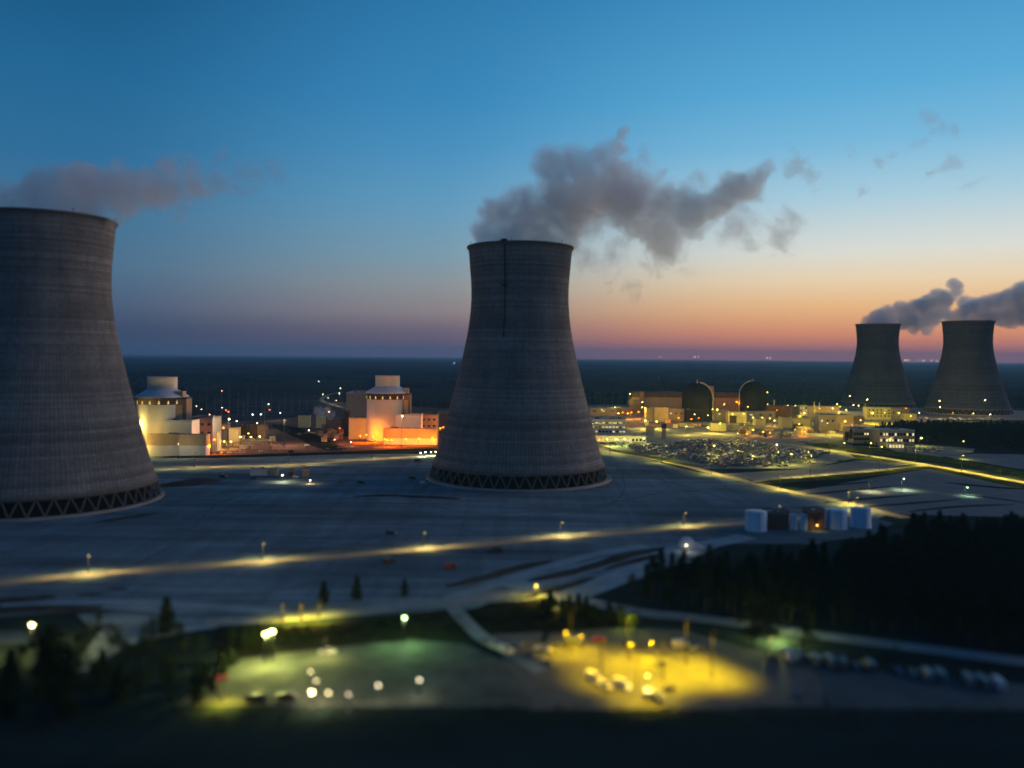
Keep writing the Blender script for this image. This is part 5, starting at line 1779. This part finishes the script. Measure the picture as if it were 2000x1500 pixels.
def car_shape(kind):
    """Half profile rows: body and glasshouse as (x, z) outlines along the length."""
    if kind == 'van':
        return 5.6, 2.0, [(-2.8, .35), (-2.8, 1.25), (-2.78, 2.4), (1.3, 2.4), (1.9, 1.75), (2.7, 1.2), (2.8, .9), (2.8, .35)], [(1.25, 2.3), (1.88, 1.72), (1.75, 1.3), (.6, 1.3), (.6, 2.2)]
    if kind == 'pickup':
        return 5.5, 1.95, [(-2.75, .45), (-2.75, 1.15), (-.6, 1.15), (-.55, 1.85), (.75, 1.85), (1.35, 1.2), (2.6, 1.05), (2.75, .8), (2.75, .45)], [(-.52, 1.8), (.72, 1.8), (1.28, 1.22), (-.52, 1.22)]
    return 4.6, 1.82, [(-2.3, .35), (-2.3, .95), (-1.75, 1.0), (-1.2, 1.45), (.3, 1.47), (1.05, .98), (2.1, .85), (2.3, .65), (2.3, .35)], [(-1.62, 1.02), (-1.15, 1.40), (.28, 1.42), (.95, 1.0)]


def car_bits(kind, paint):
    Ln, Wd, prof, gl = car_shape(kind)
    body = MB()
    n = len(prof)
    zt = max(z for x, z in prof)
    vs = []
    for s in (-1, 1):
        for x, z in prof:
            tuck = 1.0 - .16 * max(0, (z - .95)) / max(.3, zt - .95) if kind != 'van' else 1.0 - .05 * max(0, z - 1.2)
            vs.append((x, s * Wd / 2 * tuck, z))
    fs = [tuple(range(n)), tuple(range(2 * n - 1, n - 1, -1))] + [(i, n + i, n + (i + 1) % n, (i + 1) % n) for i in range(n)]
    body.add(vs, [tuple(reversed(f)) for f in fs], paint)
    glass = MB()
    for s in (-1, 1):
        q = []
        for x, z in gl:
            tuck = 1.0 - .16 * max(0, (z - .95)) / max(.3, zt - .95) if kind != 'van' else 1.0 - .05 * max(0, z - 1.2)
            q.append((x * .97, s * (Wd / 2 * tuck + .02), z))
        glass.add(q, [tuple(range(len(q)))], M_glass)
    # windscreen and rear window
    for (x0, z0), (x1, z1) in ([((.34, 1.44), (1.0, 1.01)), ((-1.23, 1.42), (-1.70, 1.03))] if kind == 'saloon' else [((.80, 1.82), (1.31, 1.24))] if kind == 'pickup' else [((1.36, 2.34), (1.88, 1.79))]):
        yw = Wd / 2 * .82
        glass.add([(x0 + .02, -yw, z0 + .02), (x0 + .02, yw, z0 + .02), (x1 + .02, yw, z1 + .03), (x1 + .02, -yw, z1 + .03)], [(0, 1, 2, 3)], M_glass)
    return Ln, Wd, body, glass


def wheel_mb(r=.33):
    m = MB()
    m.tube((0, -.12, 0), (0, .12, 0), r, r, M_tyre, 12)
    rim = MB()
    rim.tube((0, -.135, 0), (0, .135, 0), r * .6, r * .6, M_rim, 10)
    return m, rim


NEAR = {}


def near_car(kind, paint, x, y, rz, label, group, cat='car'):
    key = (kind, paint)
    if key not in NEAR:
        Ln, Wd, body, glass = car_bits(kind, PAINT[paint])
        wm, rm_ = wheel_mb(.33 if kind == 'saloon' else .38)
        NEAR[key] = (Ln, Wd, body.mesh('body'), glass.mesh('windows'), wm.mesh('wheel'), rm_.mesh('rim'))
    Ln, Wd, b, g, wme, rme = NEAR[key]
    t = empty({'saloon': 'parked_car', 'van': 'parked_van', 'pickup': 'pickup_truck'}[kind], (x, y, .12), label, cat, group, rz)
    link('body', b, t)
    link('windows', g, t)
    for sx in (-1, 1):
        for sy in (-1, 1):
            wh = link('wheel', wme, t, (sx * Ln * .31, sy * (Wd / 2 - .1), .35))
            link('rim', rme, wh)
    return t


FARM = {}


def far_mesh(kind, paint):
    if (kind, paint) not in FARM:
        Ln, Wd, body, glass = car_bits(kind, PAINT[paint])
        for sx in (-1, 1):
            for sy in (-1, 1):
                body.tube((sx * Ln * .31, sy * (Wd / 2 - .2), .33), (sx * Ln * .31, sy * (Wd / 2 + .02), .33), .33, .33, M_tyre, 8)
        body.add(glass.v, glass.f, M_glass)
        FARM[(kind, paint)] = body.mesh('parked_car')
    return FARM[(kind, paint)]


rc = random.Random(77)
COLS = ['black', 'silver', 'grey', 'black', 'blue', 'grey', 'black', 'blue', 'blue', 'grey', 'black', 'white', 'grey', 'black', 'blue', 'red', 'silver', 'black', 'grey', 'blue']
LOT = [(1190, 864), (1290, 870), (1350, 860), (1440, 858), (1515, 871), (1560, 878), (1625, 884), (1560, 902), (1500, 910), (1395, 911), (1330, 896), (1240, 884)]
LOTW = [(p.x, p.y) for p in (G(*q) for q in LOT)]
carspots = []
y = min(p[1] for p in LOTW)
while y < max(p[1] for p in LOTW):
    for dy, fl in ((0, 0), (5.2, math.pi)):
        x = min(p[0] for p in LOTW)
        while x < max(p[0] for p in LOTW):
            if inside((x, y + dy), LOTW) and rc.random() < .84 and int(x) % 60 > 4:
                carspots.append((x + rc.uniform(-.15, .15), y + dy + rc.uniform(-.3, .3), math.pi / 2 + fl * rc.choice((0, 1)) + rc.uniform(-.04, .04)))
            x += 2.75
    y += 17.0
carspots.sort(key=lambda c: c[1])
for i, (x, y, a) in enumerate(carspots[:270]):
    kd = rc.choice(['saloon', 'saloon', 'saloon', 'pickup', 'van'])
    cl = rc.choice(COLS)
    o = link('parked_car', far_mesh(kd, cl), None, (x, y, .12))
    o.rotation_euler = (0, 0, a)
    tag(o, '%s %s parked in the packed car park right of the middle tower' % (cl, {'saloon': 'car', 'pickup': 'pickup truck', 'van': 'van'}[kd]), 'car', 'cars in the packed car park')
mb = MB()
for x, y, a in carspots[270:1100]:
    me = far_mesh(rc.choice(['saloon', 'saloon', 'pickup', 'van']), rc.choice(COLS))
    ca, sa = math.cos(a), math.sin(a)
    base = len(mb.v)
    mb.v += [(x + v.co.x * ca - v.co.y * sa, y + v.co.x * sa + v.co.y * ca, v.co.z + .12) for v in me.vertices]
    for p in me.polygons:
        mb.f.append(tuple(k + base for k in p.vertices))
        mb.m.append(mb.mi(me.materials[p.material_index]))
if mb.v:
    tag(mb.build('distant_parked_cars'), kind='stuff')
p = G(1376, 911)
tag(link('parked_car', far_mesh('saloon', 'red'), None, (p.x, p.y, .14)), 'red car alone on the grass edge in front of the packed car park', 'car')
# cars in front of the left annex
for i in range(24):
    px = 296 + i * 7.6 + rc.uniform(-1.5, 1.5)
    if rc.random() < .2:
        continue
    p = G(px, 888 - i * .12)
    cl = rc.choice(['black', 'grey', 'white', 'blue', 'silver'])
    o = link('parked_car', far_mesh(rc.choice(['saloon', 'pickup', 'van']), cl), None, (p.x, p.y, .1))
    o.rotation_euler = (0, 0, rc.choice((0, math.pi / 2)) + rc.uniform(-.1, .1))
    tag(o, '%s vehicle parked in the row below the left annex' % cl, 'car', 'vehicles below the left annex')
for px, py in ((552, 868), (540, 866), (512, 884), (568, 884), (640, 880), (662, 876), (650, 862), (672, 877), (600, 872), (540, 880), (586, 850)):
    p = G(px, py)
    cl = rc.choice(['black', 'white', 'grey'])
    o = link('parked_car', far_mesh(rc.choice(['pickup', 'van']), cl), None, (p.x, p.y, .1))
    o.rotation_euler = (0, 0, rc.uniform(0, 3))
    tag(o, '%s works vehicle standing on the clay between the two reactors' % cl, 'car', 'vehicles on the clay apron')
for i in range(26):
    px, py = 1768 + (i % 9) * 9 + rc.uniform(-1, 1), 876 + (i // 9) * 3.6
    p = G(px, py)
    cl = rc.choice(['white', 'silver', 'black', 'red', 'grey'])
    o = link('parked_car', far_mesh('saloon', cl), None, (p.x, p.y, .14))
    o.rotation_euler = (0, 0, math.pi / 2 + rc.uniform(-.05, .05))
    tag(o, '%s car in the small car park below the grey office by the wood' % cl, 'car', 'cars of the white office')
for i in range(30):
    px, py = 1806 + i * 5.2 + rc.uniform(-1, 1), 818 + rc.choice((0, 2.2))
    p = G(px, py)
    cl = rc.choice(['white', 'silver', 'white', 'grey'])
    o = link('parked_car', far_mesh(rc.choice(['saloon', 'van']), cl), None, (p.x, p.y, .1))
    tag(o, '%s vehicle in the far lot below the right far tower' % cl, 'car', 'vehicles in the far lot')
for px, py in ((1415, 913), (1460, 911), (1495, 912), (1505, 910), (1522, 912), (1535, 911), (1414, 908), (1596, 894), (1640, 901), (1556, 897)):
    p = G(px, py)
    cl = rc.choice(['black', 'grey', 'silver'])
    o = link('parked_car', far_mesh('saloon', cl), None, (p.x, p.y, .22))
    tag(o, '%s car standing apart on the bright front edge of the packed car park' % cl, 'car', 'cars at the front edge of the packed car park')

# near vehicles
rv = random.Random(12)
for i in range(19):
    px = 1512 + i * 27 + rv.uniform(-3, 3)
    py = 1283 + (px - 1512) * .137 + rv.uniform(-1.5, 1.5)
    kd, cl, a = rv.choice(['van', 'van', 'pickup', 'van', 'saloon']), rv.choice(['silver', 'silver', 'blue', 'grey', 'silver', 'white']), 1.5 + rv.uniform(-.12, .12)
    if rv.random() < .1:
        continue
    p = G(px, py)
    nc = near_car(kd, cl, p.x, p.y, a, '%s %s in the row parked along the hedge at lower right' % (cl, {'saloon': 'car', 'pickup': 'pickup truck', 'van': 'van'}[kd]), 'vehicles parked along the hedge')
    nc.scale = (1.45, 1.1, 1.2) if kd == 'van' else (1, 1, 1)
p = G(1560, 1362)
near_car('saloon', 'blue', p.x, p.y, 1.1, 'blue car alone on the asphalt near the bottom edge', None)
for i, (px, py, kd, cl, a) in enumerate([(946, 1256, 'saloon', 'silver', -.9), (966, 1266, 'saloon', 'white', -.8), (988, 1276, 'van', 'white', -.7), (1012, 1284, 'saloon', 'grey', -.6), (1034, 1284, 'saloon', 'black', -.5), (1052, 1290, 'saloon', 'silver', -.6), (1070, 1300, 'saloon', 'grey', -.7),
                                          (1008, 1262, 'saloon', 'silver', -.4), (1060, 1272, 'pickup', 'white', -.3), (1085, 1262, 'saloon', 'grey', -.3), (1120, 1258, 'van', 'silver', -.4)]):
    p = G(px, py)
    near_car(kd, cl, p.x, p.y, a, '%s %s in the row left of the yellow yard' % (cl, {'saloon': 'car', 'pickup': 'pickup truck', 'van': 'van'}[kd]), 'vehicles left of the yellow yard')
for px, py, kd, cl, a, lb in ((1160, 1330, 'van', 'white', -.9, 'white van at the left front of the yellow yard'), (1182, 1344, 'pickup', 'white', -.9, 'white pickup truck beside a white van at the yellow yard'), (1214, 1344, 'van', 'white', -.8, 'white van nearest the middle front of the yellow yard'),
                              (1275, 1368, 'van', 'silver', -.6, 'silver van at the near edge of the yellow yard'), (1307, 1350, 'saloon', 'black', .9, 'black car at the near right of the yellow yard'), (1172, 1252, 'saloon', 'red', 0, 'red car at the back of the yellow yard'),
                              (1230, 1262, 'saloon', 'black', .2, 'black car at the back of the yellow yard'), (1330, 1264, 'van', 'white', .3, 'white van at the back right of the yellow yard'), (1290, 1300, 'saloon', 'grey', .6, 'grey car in the middle of the yellow yard'),
                              (1362, 1272, 'pickup', 'silver', .4, 'silver pickup truck at the right of the yellow yard'), (640, 1278, 'pickup', 'white', .2, 'white pickup truck at the back of the near lot'), (430, 1330, 'saloon', 'red', 1, 'red car at the left end of the near lot'), (500, 1372, 'van', 'black', .1, 'black van at the bottom left of the near lot'), (560, 1370, 'van', 'black', .15, 'second black van at the bottom of the near lot')):
    p = G(px, py)
    near_car(kd, cl, p.x, p.y, a, lb, None)


# construction site vehicles on the yard
def trailer(px0, px1, py, yt, dp, label, m_):
    t, p_, w_, h_ = block('site_trailer', label, 'trailer', px0, px1, py, yt, dp, m_, M_lroof)
    return t


for x0, x1, yb, yt, lb, m_ in ((488, 522, 929, 918, 'long blue grey site trailer left of the white site lamp', M_bluew), (524, 541, 929, 919, 'short site trailer touching the long blue grey one', M_greyb), (563, 572, 930, 920, 'small dark site hut right of the white site lamp', M_band), (590, 602, 932, 918, 'tall brown site hut above the low orange lamp', M_brown)):
    trailer(x0, x1, yb, yt, 4, lb, m_)
for px, py, kd, cl, lb in ((436, 933, 'van', 'black', 'black van alone on the yard right of the nearest tower'), (497, 936, 'pickup', 'black', 'black pickup truck before the long site trailer'), (578, 933, 'pickup', 'white', 'white pickup truck beside the small dark hut'), (665, 943, 'pickup', 'black', 'black pickup truck on the yard right of the low orange lamp'),
                           (706, 945, 'van', 'black', 'black van on the yard left of the middle tower'), (806, 936, 'van', 'black', 'black van close to the foot of the middle tower'), (828, 946, 'van', 'white', 'white van at the kerb of the middle tower'), (830, 952, 'saloon', 'black', 'black car at the kerb of the middle tower'), (816, 902, 'van', 'black', 'black van under the lit cluster at the middle tower'),
                           (765, 1044, 'van', 'grey', 'grey van standing alone above the front road'), (760, 1100, 'van', 'black', 'black van just below the front road'), (960, 1079, 'pickup', 'black', 'black pickup truck at the right below the front road'), (972, 1079, 'van', 'black', 'black van beside a pickup truck below the front road'), (880, 1110, 'van', 'red', 'reddish van on the gravel below the front road')):
    p = G(px, py)
    near_car(kd, cl, p.x, p.y, rc.uniform(-.5, .5), lb, None)

# ------------------------------------------------------------------ air
hm = bpy.data.materials.new('thin_evening_haze')
hm.use_nodes = True
hm.node_tree.nodes.clear()
ho = hm.node_tree.nodes.new('ShaderNodeOutputMaterial')
hv = hm.node_tree.nodes.new('ShaderNodeVolumePrincipled')
hv.inputs['Color'].default_value = (.36, .75, 1.0, 1)
hv.inputs['Density'].default_value = 5.4e-5
hv.inputs['Anisotropy'].default_value = 0.2
hm.node_tree.links.new(hv.outputs[0], ho.inputs['Volume'])
mb = MB()
mb.box((0, 14800, 169), (60400, 30800, 340), hm)
tag(mb.build('haze'), kind='stuff')
